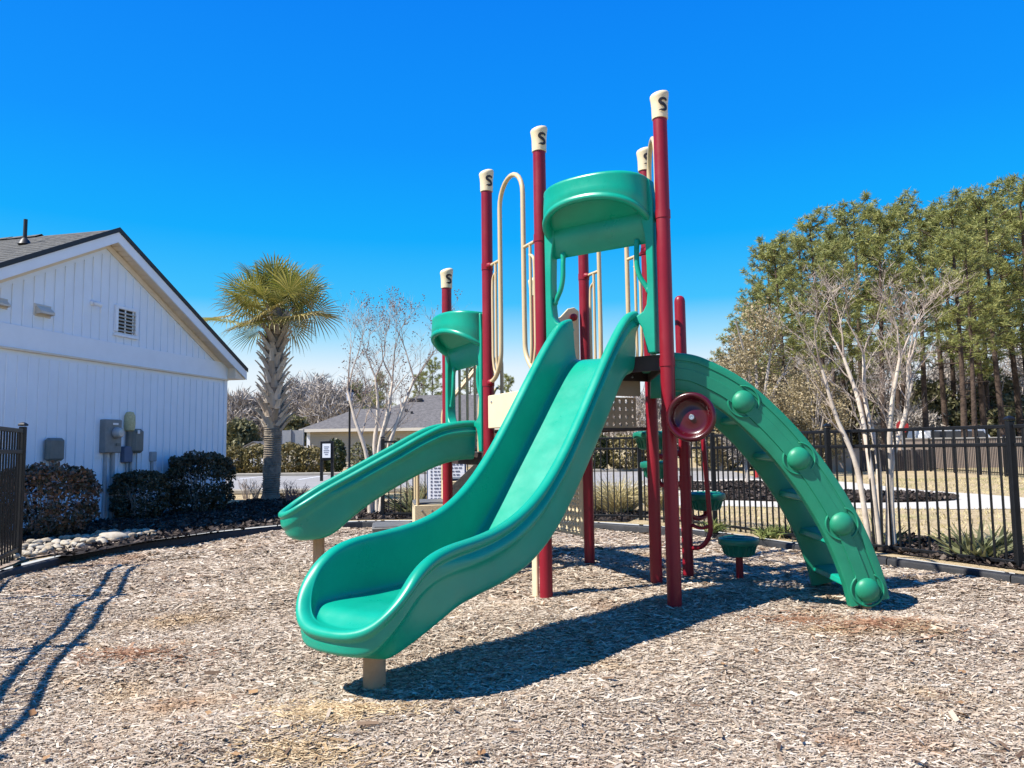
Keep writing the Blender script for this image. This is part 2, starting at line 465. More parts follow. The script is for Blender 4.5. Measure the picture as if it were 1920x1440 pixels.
def np_mesh(name, V, F, mats, mi=None, smooth=False):
    """fast mesh from arrays: V (n,3); F (m,k)"""
    me = bpy.data.meshes.new(name)
    V = np.asarray(V, np.float32)
    F = np.asarray(F, np.int32)
    k = F.shape[1]
    me.vertices.add(len(V))
    me.vertices.foreach_set('co', V.ravel())
    me.loops.add(F.size)
    me.loops.foreach_set('vertex_index', F.ravel())
    me.polygons.add(len(F))
    me.polygons.foreach_set('loop_start', np.arange(0, F.size, k, dtype=np.int32))
    for m in (mats if isinstance(mats, (list, tuple)) else [mats]):
        me.materials.append(m)
    if mi is not None:
        me.polygons.foreach_set('material_index', np.asarray(mi, np.int32))
    me.polygons.foreach_set('use_smooth', np.full(len(F), smooth))
    me.update(calc_edges=True)
    return me

def quads_mesh(name, C, U, W, mats, mi=None):
    """one quad per row: centre C, half axes U and W"""
    V = np.stack([C - U - W, C + U - W, C + U + W, C - U + W], 1).reshape(-1, 3)
    F = np.arange(len(V)).reshape(-1, 4)
    return np_mesh(name, V, F, mats, mi)

def blades_mesh(name, P, D, L, w, mats, droop=0.0, seed=0, mi=None):
    """thin two-segment pointed blades from P along unit D"""
    g = np.random.default_rng(seed)
    n = len(P)
    L = np.broadcast_to(L, (n,))[:, None]
    S = np.cross(D, g.normal(size=(n, 3)))
    S /= np.linalg.norm(S, axis=1, keepdims=True) + 1e-9
    S = S * np.broadcast_to(w, (n,))[:, None]
    mid = P + D * L * .5
    tip = P + D * L - np.array([0, 0, 1.]) * (L * droop)
    V = np.stack([P - S * .6, P + S * .6, mid + S, mid - S, tip + S * .12, tip - S * .12], 1).reshape(-1, 3)
    b = np.arange(n)[:, None] * 6
    F = np.concatenate([b + np.array([[0, 1, 2, 3]]), b + np.array([[3, 2, 4, 5]])], 1).reshape(-1, 4)
    return np_mesh(name, V, F, mats, None if mi is None else np.repeat(mi, 2))

def unit(n, g=rng):
    a = g.normal(size=(n, 3))
    return a / np.linalg.norm(a, axis=1, keepdims=True)

def leaf_quads(name, C, size, mats, g=rng, mi=None, aspect=.55):
    n = len(C)
    d = unit(n, g)
    e = np.cross(d, unit(n, g))
    e /= np.linalg.norm(e, axis=1, keepdims=True) + 1e-9
    sz = size * g.uniform(.6, 1.3, (n, 1))
    return quads_mesh(name, C, d * sz * .5, e * sz * .5 * aspect, mats, mi)

def obj(name, me, parent=None):
    return link(bpy.data.objects.new(name, me), parent)

def hermite(tab):
    """smooth monotone-ish interpolation of a (t, z) table"""
    xs = np.array([a for a, _ in tab], float)
    ys = np.array([b for _, b in tab], float)
    d = np.diff(ys) / np.diff(xs)
    m = np.concatenate([[d[0]], (d[1:] + d[:-1]) / 2, [d[-1]]])
    def f(t):
        if t <= xs[0]: return float(ys[0])
        if t >= xs[-1]: return float(ys[-1])
        i = int(np.searchsorted(xs, t)) - 1
        h = xs[i + 1] - xs[i]
        u = (t - xs[i]) / h
        return float((2*u**3 - 3*u**2 + 1) * ys[i] + (u**3 - 2*u**2 + u) * h * m[i] + (-2*u**3 + 3*u**2) * ys[i + 1] + (u**3 - u**2) * h * m[i + 1])
    return f

def spline(pts, k=8):
    """Catmull-Rom through points"""
    P = [Vector(p) for p in pts]
    P = [P[0] * 2 - P[1]] + P + [P[-1] * 2 - P[-2]]
    o = []
    for i in range(1, len(P) - 2):
        for j in range(k):
            t = j / k
            a, b, c, d = P[i - 1], P[i], P[i + 1], P[i + 2]
            o.append(.5 * ((2 * b) + (c - a) * t + (2 * a - 5 * b + 4 * c - d) * t * t + (3 * b - a - 3 * c + d) * t ** 3))
    o.append(P[-2])
    return o

def rounded(pts, r, k=5):
    """polyline with its corners rounded by radius r"""
    P = [Vector(p) for p in pts]
    o = [P[0]]
    for i in range(1, len(P) - 1):
        a, b, c = P[i - 1], P[i], P[i + 1]
        d1, d2 = (a - b), (c - b)
        q = min(r, d1.length * .49, d2.length * .49)
        p1, p2 = b + d1.normalized() * q, b + d2.normalized() * q
        for j in range(k + 1):
            t = j / k
            o.append(p1 * (1 - t) ** 2 + b * 2 * t * (1 - t) + p2 * t * t)
    o.append(P[-1])
    return o

def text_geo(body, size, align='CENTER', ext=0.0, bold=0.0):
    cu = bpy.data.curves.new('lettering', 'FONT')
    cu.body = body
    cu.size = size
    cu.align_x = align
    cu.align_y = 'CENTER'
    cu.extrude = ext
    cu.resolution_u = 4
    cu.offset = bold
    o = bpy.data.objects.new('lettering', cu)
    COL.objects.link(o)
    bpy.context.view_layer.update()
    me = bpy.data.meshes.new_from_object(o.evaluated_get(bpy.context.evaluated_depsgraph_get()))
    vs = [v.co.copy() for v in me.vertices]
    fs = [tuple(p.vertices) for p in me.polygons]
    bpy.data.objects.remove(o)
    bpy.data.curves.remove(cu)
    bpy.data.meshes.remove(me)
    return vs, fs

def ray(px, py):
    """direction through a pixel of the 1920x1440 photograph, scaled to y = 1"""
    v = cam.matrix_world.to_3x3() @ Vector(((px - 960) / FPX, -(py - 720) / FPX, -1))
    return v / v.y

def on_ground(px, py, z=0.0):
    d = ray(px, py)
    t = (z - CAM_H) / d.z
    return Vector((d.x * t, t, z))

def at(px, py, Y):
    d = ray(px, py)
    return Vector((d.x * Y, Y, CAM_H + d.z * Y))

# ================================================================== SETTING
GZ = 0.10                                      # level of the land outside the play area
# inner edge of the play area, walked anticlockwise from the front left
EDGE = [(-3.25, 3.2), (-3.97, 4.9), (-4.68, 6.3), (-5.22, 7.55), (-5.42, 8.7), (-5.12, 10.2), (-4.52, 11.5), (-3.7, 12.5), (-2.8, 12.95),
        (-1.2, 12.9), (0.75, 12.45), (1.75, 11.95), (2.72, 10.85), (3.3, 9.65), (3.72, 8.65), (4.25, 7.6), (4.72, 6.7), (5.25, 5.6), (5.8, 4.2)]

def smooth_line(pts, k=6):
    return [(p.x, p.y) for p in spline([(x, y, 0) for x, y in pts], k)]

EDGE_S = smooth_line(EDGE, 6)

def poly_sheet(name, poly, z, m, kind='structure', res=0):
    me = bpy.data.meshes.new(name)
    me.from_pydata([(x, y, z) for x, y in poly], [], [tuple(range(len(poly)))])
    import bmesh
    bm = bmesh.new()
    bm.from_mesh(me)
    bmesh.ops.triangulate(bm, faces=bm.faces)
    bmesh.ops.recalc_face_normals(bm, faces=bm.faces)
    for f in bm.faces:
        if f.normal.z < 0:
            f.normal_flip()
    bm.to_mesh(me)
    bm.free()
    me.materials.append(m)
    o = obj(name, me)
    if kind: o['kind'] = kind
    return o

def inside(poly, X, Y):
    p = np.asarray(poly)
    c = np.zeros(X.shape, bool)
    j = len(p) - 1
    for i in range(len(p)):
        xi, yi = p[i]
        xj, yj = p[j]
        hit = ((yi > Y) != (yj > Y)) & (X < (xj - xi) * (Y - yi) / (yj - yi + 1e-12) + xi)
        c ^= hit
        j = i
    return c

# the lawn sheet, with a hole where the play area lies (bridge-cut ring)
PLAY = EDGE_S + [(6.6, 0.0), (5.5, -5.0), (-4.0, -5.0), (-2.6, 1.2)]
def ring_sheet(name, hole, R0, z, m):
    n = len(hole)
    c = np.mean(hole, 0)
    vs, fs = [], []
    for x, y in hole:
        vs.append((x, y, z))
    for x, y in hole:
        d = np.array([x, y]) - c
        d /= np.linalg.norm(d)
        vs.append((c[0] + d[0] * R0, c[1] + d[1] * R0, z))
    for i in range(n):
        j = (i + 1) % n
        fs.append((i, j, n + j, n + i))
    me = bpy.data.meshes.new(name)
    me.from_pydata(vs, [], fs)
    me.materials.append(m)
    import bmesh
    bm = bmesh.new(); bm.from_mesh(me)
    for f in bm.faces:
        if f.normal.z < 0: f.normal_flip()
    bm.to_mesh(me); bm.free()
    o = obj(name, me)
    o['kind'] = 'structure'
    return o
ring_sheet('ground', PLAY, 900, GZ, M['grass_dry'])

# wood chip bed of the play area: a gently lumpy grid cut to the outline
def lump(X, Y):
    return (0.018 * np.sin(X * 2.1 + 0.7 * Y) + 0.014 * np.sin(Y * 3.3 - X * 1.2 + 1) + 0.010 * np.sin(X * 5.1 + 2) * np.sin(Y * 4.3)
            + 0.10 * np.exp(-(((X - 2.7) / 0.55) ** 2 + ((Y - 5.3) / 0.45) ** 2)) * 0.7
            + 0.05 * np.exp(-(((X + 1.4) / 0.5) ** 2 + ((Y - 3.5) / 0.35) ** 2))
            - 0.025 * np.exp(-(((X + 0.75) / 0.28) ** 2 + ((Y - 4.05) / 0.28) ** 2)))
gx = np.arange(-6.2, 7.2, .09)
gy = np.arange(-5.2, 13.6, .09)
GX, GY = np.meshgrid(gx, gy)
def chip_z(X, Y):
    return lump(X, Y) - 0.012
V = np.stack([GX.ravel(), GY.ravel(), chip_z(GX, GY).ravel()], 1)
nx, ny = len(gx), len(gy)
idx = np.arange(nx * ny).reshape(ny, nx)
F = np.stack([idx[:-1, :-1], idx[:-1, 1:], idx[1:, 1:], idx[1:, :-1]], -1).reshape(-1, 4)
grow = [(x * 1.045, (y - 5) * 1.045 + 5) for x, y in PLAY]
keep = inside(grow, V[F][:, :, 0].mean(1), V[F][:, :, 1].mean(1))
o = obj('wood_chip_bed', np_mesh('wood_chip_bed', V, F[keep], M['chip_base'], smooth=True))
o['kind'] = 'structure'

# loose wood chips lying all over it: one uncountable mass
def chips(n, ymin, ymax, size, seed, power=1.0):
    g = np.random.default_rng(seed)
    y = ymin + (ymax - ymin) * g.uniform(0, 1, n) ** power
    x = g.uniform(-1, 1, n) * (y * 0.70 + 0.45)
    k = inside(PLAY, x, y)
    x, y = x[k], y[k]
    n = len(x)
    a = g.normal(0, .75, n) + np.where(g.uniform(size=n) < .35, g.uniform(0, 3.14, n), 0)
    L = size * g.lognormal(0, .5, n)
    L = np.minimum(L, size * 3.4)
    W = L * g.uniform(.11, .36, n)
    pt = g.normal(0, .12, n)
    rl = g.normal(0, .24, n)
    U = np.stack([np.cos(a) * np.cos(pt), np.sin(a) * np.cos(pt), np.sin(pt)], 1)
    S = np.stack([-np.sin(a), np.cos(a), np.zeros(n)], 1)
    N = np.cross(U, S)
    Wd = S * np.cos(rl)[:, None] + N * np.sin(rl)[:, None]
    z = chip_z(x, y) + g.uniform(0.0, .015, n) + .25 * np.abs(np.sin(pt)) * L
    C = np.stack([x, y, z], 1)
    U *= (L / 2)[:, None]
    Wd *= (W / 2)[:, None]
    sk = g.uniform(-.35, .35, (n, 1))
    V = np.stack([C - U - Wd * (1 - sk), C + U * .92 - Wd * .55, C + U + Wd * (.6 + sk), C - U * .9 + Wd], 1).reshape(-1, 3)
    return V
Vc = np.concatenate([chips(230000, 2.2, 4.4, .0185, 1), chips(220000, 4.0, 6.8, .0235, 2), chips(150000, 6.4, 10.0, .036, 3), chips(70000, 9.5, 13.4, .048, 4)])
o = obj('wood_chips', np_mesh('wood_chips', Vc, np.arange(len(Vc)).reshape(-1, 4), M['chip']))
o['kind'] = 'stuff'
tag(o, 'loose pale wood chips scattered over the whole play area', 'wood chips')

def patch_chips(cx, cy, rx, ry, n, size, seed):
    g = np.random.default_rng(seed)
    a = g.uniform(0, 6.283, n); q = np.abs(g.normal(0, .5, n))
    lob = 1 + .35 * np.sin(a * 3 + seed) + .2 * np.sin(a * 5 + 1)
    x, y = cx + rx * q * lob * np.cos(a), cy + ry * q * lob * np.sin(a)
    an = g.normal(0, .9, n)
    L = size * g.lognormal(0, .45, n)
    W = L * g.uniform(.08, .22, n)
    U = np.stack([np.cos(an), np.sin(an), g.normal(0, .12, n)], 1) * (L / 2)[:, None]
    S = np.stack([-np.sin(an), np.cos(an), g.normal(0, .2, n)], 1) * (W / 2)[:, None]
    C = np.stack([x, y, chip_z(x, y) + g.uniform(.008, .02, n)], 1)
    return C, U, S
def patch(name, label, spots, m):
    cs = [patch_chips(*sp) for sp in spots]
    C, U, S = (np.concatenate([c[i] for c in cs]) for i in range(3))
    o = obj(name, quads_mesh(name, C, U, S, M[m]))
    tag(o, label, 'wood chips', kind='stuff')
p1, p2, p3, p4, p5 = (on_ground(*q) for q in ((620, 1345), (250, 1225), (1640, 1185), (1500, 1165), (560, 1420)))
patch('straw_chips', 'fresh straw coloured chips in a worn patch before the tall slide', [(p1.x, p1.y, .42, .26, 5200, .024, 1), (p5.x, p5.y, .4, .2, 3200, .022, 2)], 'straw_chip')
patch('reddish_chips', 'reddish brown chips showing through in loose patches', [(p2.x, p2.y, .6, .35, 1500, .03, 3), (p3.x, p3.y, .55, .5, 1500, .034, 4), (p4.x, p4.y, .5, .35, 900, .034, 5)], 'red_chip')

# road and car park behind, with kerbs
def wp(px, py, z=GZ):
    q = on_ground(px, py, z)
    return (q.x, q.y)
poly_sheet('road', [(-60, 21.5), (3.0, 21.5), (7.0, 24.0), (9.0, 27.5), (10.5, 37.0), (-60, 37.0)], GZ + .006, M['asphalt'])
mb = MB()
mb.box((-24.5, 37.15, GZ + .07), (72, .3, .15), b=.03)
mb.box((-28.0, 21.4, GZ + .07), (62, .25, .14), b=.03)
o = mb.build('kerb', M['curb']); o['kind'] = 'structure'
mb = MB()
for i in range(9):
    mb.box((-30 + i * 3.0, 34.3, GZ + .011), (.12, 5.0, .002))
o = mb.build('parking_lines', M['white'], smooth=0); o['kind'] = 'structure'
# bright footpath that loops round two mulch islands on the right
path = smooth_line([(5.0, 14.6), (7.0, 13.9), (9.0, 13.6), (10.6, 14.6), (10.9, 16.6), (10.4, 19.5), (10.5, 24.0), (9.5, 27.0), (6.5, 26.5), (3.0, 22.8), (1.2, 18.6), (2.6, 15.8), (5.0, 14.6)], 8)[:-1]
poly_sheet('footpath', path, GZ + .008, M['concrete'])
poly_sheet('mulch_island', smooth_line([(4.0, 17.0), (6.6, 15.5), (8.9, 15.6), (9.5, 17.0), (8.0, 18.6), (5.6, 19.0), (4.0, 17.0)], 8)[:-1], GZ + .03, M['mulch_dark'])
poly_sheet('mulch_bed', smooth_line([(3.4, 20.6), (6.2, 20.4), (8.2, 21.6), (7.6, 23.6), (4.8, 23.4), (3.4, 20.6)], 8)[:-1], GZ + .03, M['mulch_dark'])
# planting beds
poly_sheet('planting_bed', [(-5.15, 8.9), (-4.95, 10.25), (-4.4, 11.55), (-3.6, 12.6), (-2.75, 13.1), (-1.1, 13.05), (.8, 12.6), (1.8, 12.1), (2.5, 13.8), (1.2, 16.5), (-3.6, 17.6), (-5.3, 20.4), (-6.3, 20.4), (-6.5, 17.1), (-7.9, 10.8), (-8.2, 9.4)],
           GZ + .012, M['mulch_dark'])
poly_sheet('planting_strip', [(3.45, 9.75), (3.85, 8.75), (4.4, 7.7), (4.9, 6.7), (6.2, 6.9), (5.4, 8.9), (4.6, 10.2)], GZ + .012, M['mulch_dark'])
# small tufts that break up the dry lawn
g = np.random.default_rng(21)
n = 16000
gy_ = g.uniform(8.5, 26, n); gx_ = g.uniform(2.5, 19, n)
k = ~inside(path, gx_, gy_) & ~inside(PLAY, gx_, gy_) & (gx_ < gy_ * .75)
P = np.stack([gx_[k], gy_[k], np.full(k.sum(), GZ)], 1)
D = unit(len(P), g) * .6 + np.array([0, 0, 1]); D /= np.linalg.norm(D, axis=1, keepdims=True)
o = obj('lawn_grass', blades_mesh('lawn_grass', P, D, g.uniform(.03, .08, len(P)), .008, M['straw'], seed=3))
tag(o, 'short dry straw coloured lawn grass beyond the right fence', 'grass', kind='stuff')

# ================================================================== PLAY STRUCTURE
A0 = 1.20
ANG = 0.4556
e_ = Vector((math.cos(ANG), math.sin(ANG), 0))
d_ = Vector((-math.sin(ANG), math.cos(ANG), 0))
pB = Vector((0.2807, 6.814, 0))
pD = pB + e_ * A0
pF = pB + d_ * A0
pC = pF + e_ * A0
pG = pF + d_ * A0
pH = pG + e_ * A0
pA = pB + (e_ * .5 - d_ * .866) * A0
UP = Vector((0, 0, 1))
Z1 = 2.04      # upper deck
Z2 = 1.24      # lower deck
ZT = 4.06      # top of tall posts (under the cap)
ZTL = 3.247
PLAYSET = thing('playground_structure', 'green and maroon play structure with two slides and an arch climber on the wood chips', 'playground', ((pA + pC) / 2)[:])
PS = PLAYSET

def stroke_S():
    """the bold S on the post caps: a broad stroked curve with a pointed tail at the lower left"""
    pts = [(.030, .036), (.022, .047), (.004, .051), (-.016, .045), (-.025, .030), (-.018, .014), (.0, .004), (.018, -.008), (.026, -.024), (.018, -.040), (.0, -.047), (-.018, -.045), (-.036, -.050)]
    c = [(p.x, p.y) for p in spline([(x, y, 0) for x, y in pts], 5)]
    n = len(c)
    vs, fs = [], []
    for i, (x, y) in enumerate(c):
        a, b = c[max(i - 1, 0)], c[min(i + 1, n - 1)]
        tx, ty = b[0] - a[0], b[1] - a[1]
        l = math.hypot(tx, ty)
        q = i / (n - 1)
        w = .0085 + .0045 * math.sin(math.pi * q) - (.0075 * max(0, (q - .86) / .14))
        vs += [Vector((x - ty / l * w, y + tx / l * w, 0)), Vector((x + ty / l * w, y - tx / l * w, 0))]
    for i in range(n - 1):
        fs.append((2 * i, 2 * i + 1, 2 * i + 3, 2 * i + 2))
    return vs, fs
s_v, s_f = stroke_S()
def cap_mesh(p, z):
    mb = MB()
    prof = [(.062, -.02), (.067, -.018), (.068, .03), (.069, .09), (.073, .135), (.078, .17), (.080, .188)]
    mb.lathe([(r, q) for r, q in prof], (p.x, p.y, z), n=24, capt=False)
    # slanted domed top
    dome = [(.080, .188), (.077, .201), (.066, .213), (.045, .222), (.020, .226), (.004, .227)]
    tilt = lambda a, q, r: .26 * r * math.cos(a - .6) * max(0, min(1, (q - .09) / .1))
    mb2 = MB()
    mb2.lathe(prof + dome[1:], (p.x, p.y, z), n=24, fn=tilt)
    # raised dark S, wrapped on the cap, facing the front right
    th = math.atan2(-p.y, -p.x) + .42
    vs = []
    for v in s_v:
        a = th + v.x * 1.05 / .072
        zz = z + .082 + v.y * 1.0
        rr = .0735 + max(0, v.y + .02) * .06
        vs.append((p.x + rr * math.cos(a), p.y + rr * math.sin(a), zz))
    mb2.add(vs, s_f, 1)
    return mb2
def make_post(p, ztop, cap=True, r=.0585, dome=False):
    mb = MB()
    if dome:
        mb.lathe([(r, -.25), (r, ztop - .06), (r * .93, ztop - .035), (r * .72, ztop - .012), (r * .38, ztop - .001), (.003, ztop)], (p.x, p.y, 0), n=24)
    else:
        mb.lathe([(r, -.25), (r, ztop)], (p.x, p.y, 0), n=24)
    post = mb.build('post', M['red'], PS, smooth=50)
    if cap:
        cap_mesh(p, ztop).build('post_cap', [M['cap_cream'], M['dark_letter']], post, smooth=50)
    return post
postA = make_post(pA, ZT)
for p in (pB, pC, pD, pF):
    make_post(p, ZT)
for p in (pG, pH):
    make_post(p, ZTL)
pE = Vector((1.765, 7.78, 0))
make_post(pE, 2.86, cap=False, dome=True, r=.056)

# ---- decks: perforated plates with a skirt
def deck(poly, z, skirt=.13):
    c = sum((Vector(p) for p in poly), Vector()) / len(poly)
    inner = [c + (Vector(p) - c) * .955 for p in poly]
    # plate with round holes: a grid of small frames
    mb = MB()
    n = len(inner)
    xs = [p.x for p in inner]; ys = [p.y for p in inner]
    step = .085
    # local axes follow the deck
    pts = [((p - pB).dot(e_), (p - pB).dot(d_)) for p in inner]
    P = np.array(pts)
    q0 = P.min(0); q1 = P.max(0)
    nxx = int((q1[0] - q0[0]) / step) + 1; nyy = int((q1[1] - q0[1]) / step) + 1
    for i in range(nxx):
        for j in range(nyy):
            cx, cy = q0[0] + (i + .5) * step, q0[1] + (j + .5) * step
            corners = [(cx - step/2, cy - step/2), (cx + step/2, cy - step/2), (cx + step/2, cy + step/2), (cx - step/2, cy + step/2)]
            ins = inside(P, np.array([a for a, _ in corners]), np.array([b for _, b in corners]))
            if not ins.all(): continue
            m = 8; r = .026
            outer = []
            for k in range(m):
                a = math.pi / 4 * k + math.pi / 8 * 0
                ca, sa = math.cos(a), math.sin(a)
                sc = step / 2 / max(abs(ca), abs(sa))
                outer.append((cx + ca * sc, cy + sa * sc))
            vs = [pB + e_ * x + d_ * y + UP * z for x, y in outer] + [pB + e_ * (cx + r * math.cos(math.pi/4*k)) + d_ * (cy + r * math.sin(math.pi/4*k)) + UP * z for k in range(m)]
            vs += [v - UP * .012 for v in vs[m:]]
            mb.add(vs, [(k, (k+1) % m, m + (k+1) % m, m + k) for k in range(m)] + [(m + k, m + (k+1) % m, 2*m + (k+1) % m, 2*m + k) for k in range(m)])
    # edge band and skirt
    for i in range(n):
        a, b = inner[i], inner[(i + 1) % n]
        X = (b - a).normalized()
        Yv = Vector((-X.y, X.x, 0))
        if (c - a).dot(Yv) < 0: Yv = -Yv
        L = (b - a).length
        mb.box((a + b) / 2 + UP * (z + .01 - skirt / 2) + Yv * .012, (L - .01, .02, skirt), X, Yv, UP)
        mb.box((a + b) / 2 + UP * (z + .003) + Yv * .05, (L - .12, .1, .008), X, Yv, UP)
    mb.build('deck', M['brown_deck'], PS, smooth=0)
deck([pA, pD, pB], Z1)
ZM = 1.47     # middle deck
deck([pB, pD, pC, pF], ZM, .03)
deck([pF, pC, pH, pG], Z2)

# ---- molded slide
def slide(name, Mo, n, u, T0, T1, W, fbed, frim, fbot, taper=.05, m=None, flare=0.0):
    out_ = []
    def wd(t):
        q = max(0, min(1, (t - (T1 - 1.35)) / .9))
        return W + flare * q * q * (3 - 2 * q)
    N1 = 30
    for i in range(N1):
        out_.append((T0 * i / N1, wd(T0 * i / N1)))
    K = 22
    for i in range(K + 1):
        a = math.pi * i / K
        ca, sa = math.cos(a), math.sin(a)
        out_.append((T0 + (T1 - T0) * abs(sa) ** .85, wd(T0) * math.copysign(abs(ca) ** .85, ca)))
    for i in range(N1 - 1, -1, -1):
        out_.append((T0 * i / N1, -wd(T0 * i / N1)))
    S = len(out_)
    rows = []
    for i, (t, v) in enumerate(out_):
        a, b = out_[max(i - 1, 0)], out_[min(i + 1, S - 1)]
        tx, vx = b[0] - a[0], b[1] - a[1]
        l = math.hypot(tx, vx)
        nt_, nv_ = -vx / l, tx / l
        zb, zr, zo = fbed(t), frim(t), fbot(t)
        h = zr - zb
        H = zr - zo
        tp = taper * max(0, min(1, (t - (T1 - .55)) / .5))
        gd = max(0, min(1, (T1 - .35 - t) / .4))        # the outer ridge dies away towards the exit
        k_ = min(1.0, H * .78 / .172)
        prof = [(-.09, zb), (-.070, zb + h * .04), (-.058, zb + h * .18), (-.050, zb + h * .55), (-.046, zr - h * .16), (-.040, zr - min(.018, h * .3)), (-.022, zr - .003),
                (.006, zr + .001), (.030, zr - .012 * k_), (.039, zr - .034 * k_), (.034, zr - .056 * k_), (.018, zr - .068 * k_), (.012, zr - .080 * k_), (.014 + .014 * gd, zr - .092 * k_),
                (.010 + .034 * gd, zr - .122 * k_), (.008 + .026 * gd, zr - .152 * k_), (.002 - tp * .3 + .004 * gd, zr - .172 * k_), (.0 - tp * .6, zr - max(H * .64, .175 * k_)), (-.008 - tp, zo + H * .15), (-.024 - tp, zo + .12 * min(H, .23)), (-.055 - tp, zo + .004), (-.09 - tp, zo)]
        rows.append([Mo + n * (t + nt_ * o) + u * (v + nv_ * o) + UP * z for o, z in prof])
    mb = MB()
    k = len(rows[0])
    vs = [p for r in rows for p in r]
    fs = []
    for i in range(S - 1):
        for j in range(k - 1):
            fs.append((i * k + j, i * k + j + 1, (i + 1) * k + j + 1, (i + 1) * k + j))
    # bed and belly, strip by strip between mirrored stations
    half = (S - 1) // 2
    def fill(col, sag):
        ids = []
        for i in range(half + 1):
            a, b = rows[i][col], rows[S - 1 - i][col]
            row = [i * k + col]
            if i < half:
                for q in (.12, .35, .65, .88):
                    vs.append(a.lerp(b, q) + UP * (sag * 4 * q * (1 - q)))
                    row.append(len(vs) - 1)
            row.append((S - 1 - i) * k + col)
            ids.append(row)
        for i in range(half):
            r0, r1 = ids[i], ids[i + 1]
            if len(r1) == len(r0):
                for j in range(len(r0) - 1):
                    fs.append((r0[j], r0[j + 1], r1[j + 1], r1[j]))
            else:
                for j in range(len(r0) - 1):
                    fs.append((r0[j], r0[j + 1], r1[0]) if r1[0] not in (r0[j], r0[j + 1]) else (r0[j], r0[j + 1]))
    fill(0, -.004)
    fill(k - 1, 0)
    fs = [f for f in fs if len(set(f)) > 2]
    mb.add(vs, fs)
    return mb.build(name, m or M['green'], PS, smooth=180, sub=2)

u1 = (pB - pA).normalized()                    # from A to B
n1 = Vector((u1.y, -u1.x, 0))
if n1.y > 0: n1 = -n1
M1 = (pA + pB) / 2
bed1 = hermite([(-.1, Z1 + .02), (.08, Z1 + .01), (.22, 1.955), (.40, 1.78), (.7, 1.455), (1.0, 1.135), (1.3, .83), (1.55, .62), (1.8, .505), (2.1, .455), (2.5, .44), (2.8, .44), (2.92, .42), (3.0, .385), (3.05, .362), (3.2, .355)])
rim1 = hermite([(-.1, 2.44), (.05, 2.43), (.18, 2.37), (.35, 2.22), (.5, 2.065), (.75, 1.785), (1.0, 1.50), (1.25, 1.24), (1.5, 1.035), (1.75, .90), (2.0, .825), (2.3, .785), (2.5, .77), (2.64, .745), (2.77, .69), (2.87, .595), (2.95, .495), (3.01, .415), (3.05, .38), (3.2, .37)])
bot1 = hermite([(-.1, 1.92), (.15, 1.85), (.4, 1.58), (.7, 1.25), (1.0, .94), (1.3, .68), (1.6, .52), (1.9, .45), (2.2, .42), (2.45, .38), (2.65, .29), (2.8, .225), (2.95, .20), (3.2, .20)])
n1s = (n1 + u1 * .016).normalized(); u1s = (u1 - n1 * .016).normalized()
slide_big = slide('slide', M1, n1s, u1s, 2.80, 3.05, .322, bed1, rim1, bot1, taper=.11, flare=.052)
slide_big['label'] = 'tall steep slide in front'
mb = MB()
q = M1 + n1s * 2.72
mb.lathe([(.062, -.2), (.062, .235)], (q.x, q.y, 0), n=24)
mb.build('support_post', M['wood_tan'], PS)

n2 = -e_
u2 = (pG - pF).normalized()
M2 = (pF + pG) / 2
rot6 = Matrix.Rotation(R(-6), 3, 'Z')
n2s, u2s = rot6 @ n2, rot6 @ u2
bed2 = hermite([(-.1, Z2 + .02), (.25, Z2 + .01), (.45, 1.19), (.7, 1.06), (1.0, .89), (1.3, .72), (1.55, .59), (1.75, .535), (2.1, .53)])
rim2 = hermite([(-.1, 1.60), (.15, 1.595), (.35, 1.56), (.6, 1.45), (.8, 1.34), (1.0, 1.235), (1.3, 1.075), (1.6, .915), (1.8, .79), (1.95, .69), (2.1, .64)])
bot2 = hermite([(-.1, 1.18), (.2, 1.165), (.45, 1.09), (.8, .92), (1.1, .745), (1.3, .60), (1.45, .475), (1.56, .42), (1.75, .40), (2.1, .41)])
slide_small = slide('slide', M2, n2s, u2s, 1.70, 1.97, .30, bed2, rim2, bot2, taper=.035, flare=.02)
slide_small['label'] = 'lower gentle slide at the left'
mb = MB()
q = M2 + n2s * 1.60
mb.lathe([(.058, -.2), (.058, .45)], (q.x, q.y, 0), n=24)
mb.build('support_post', M['wood_tan'], PS)

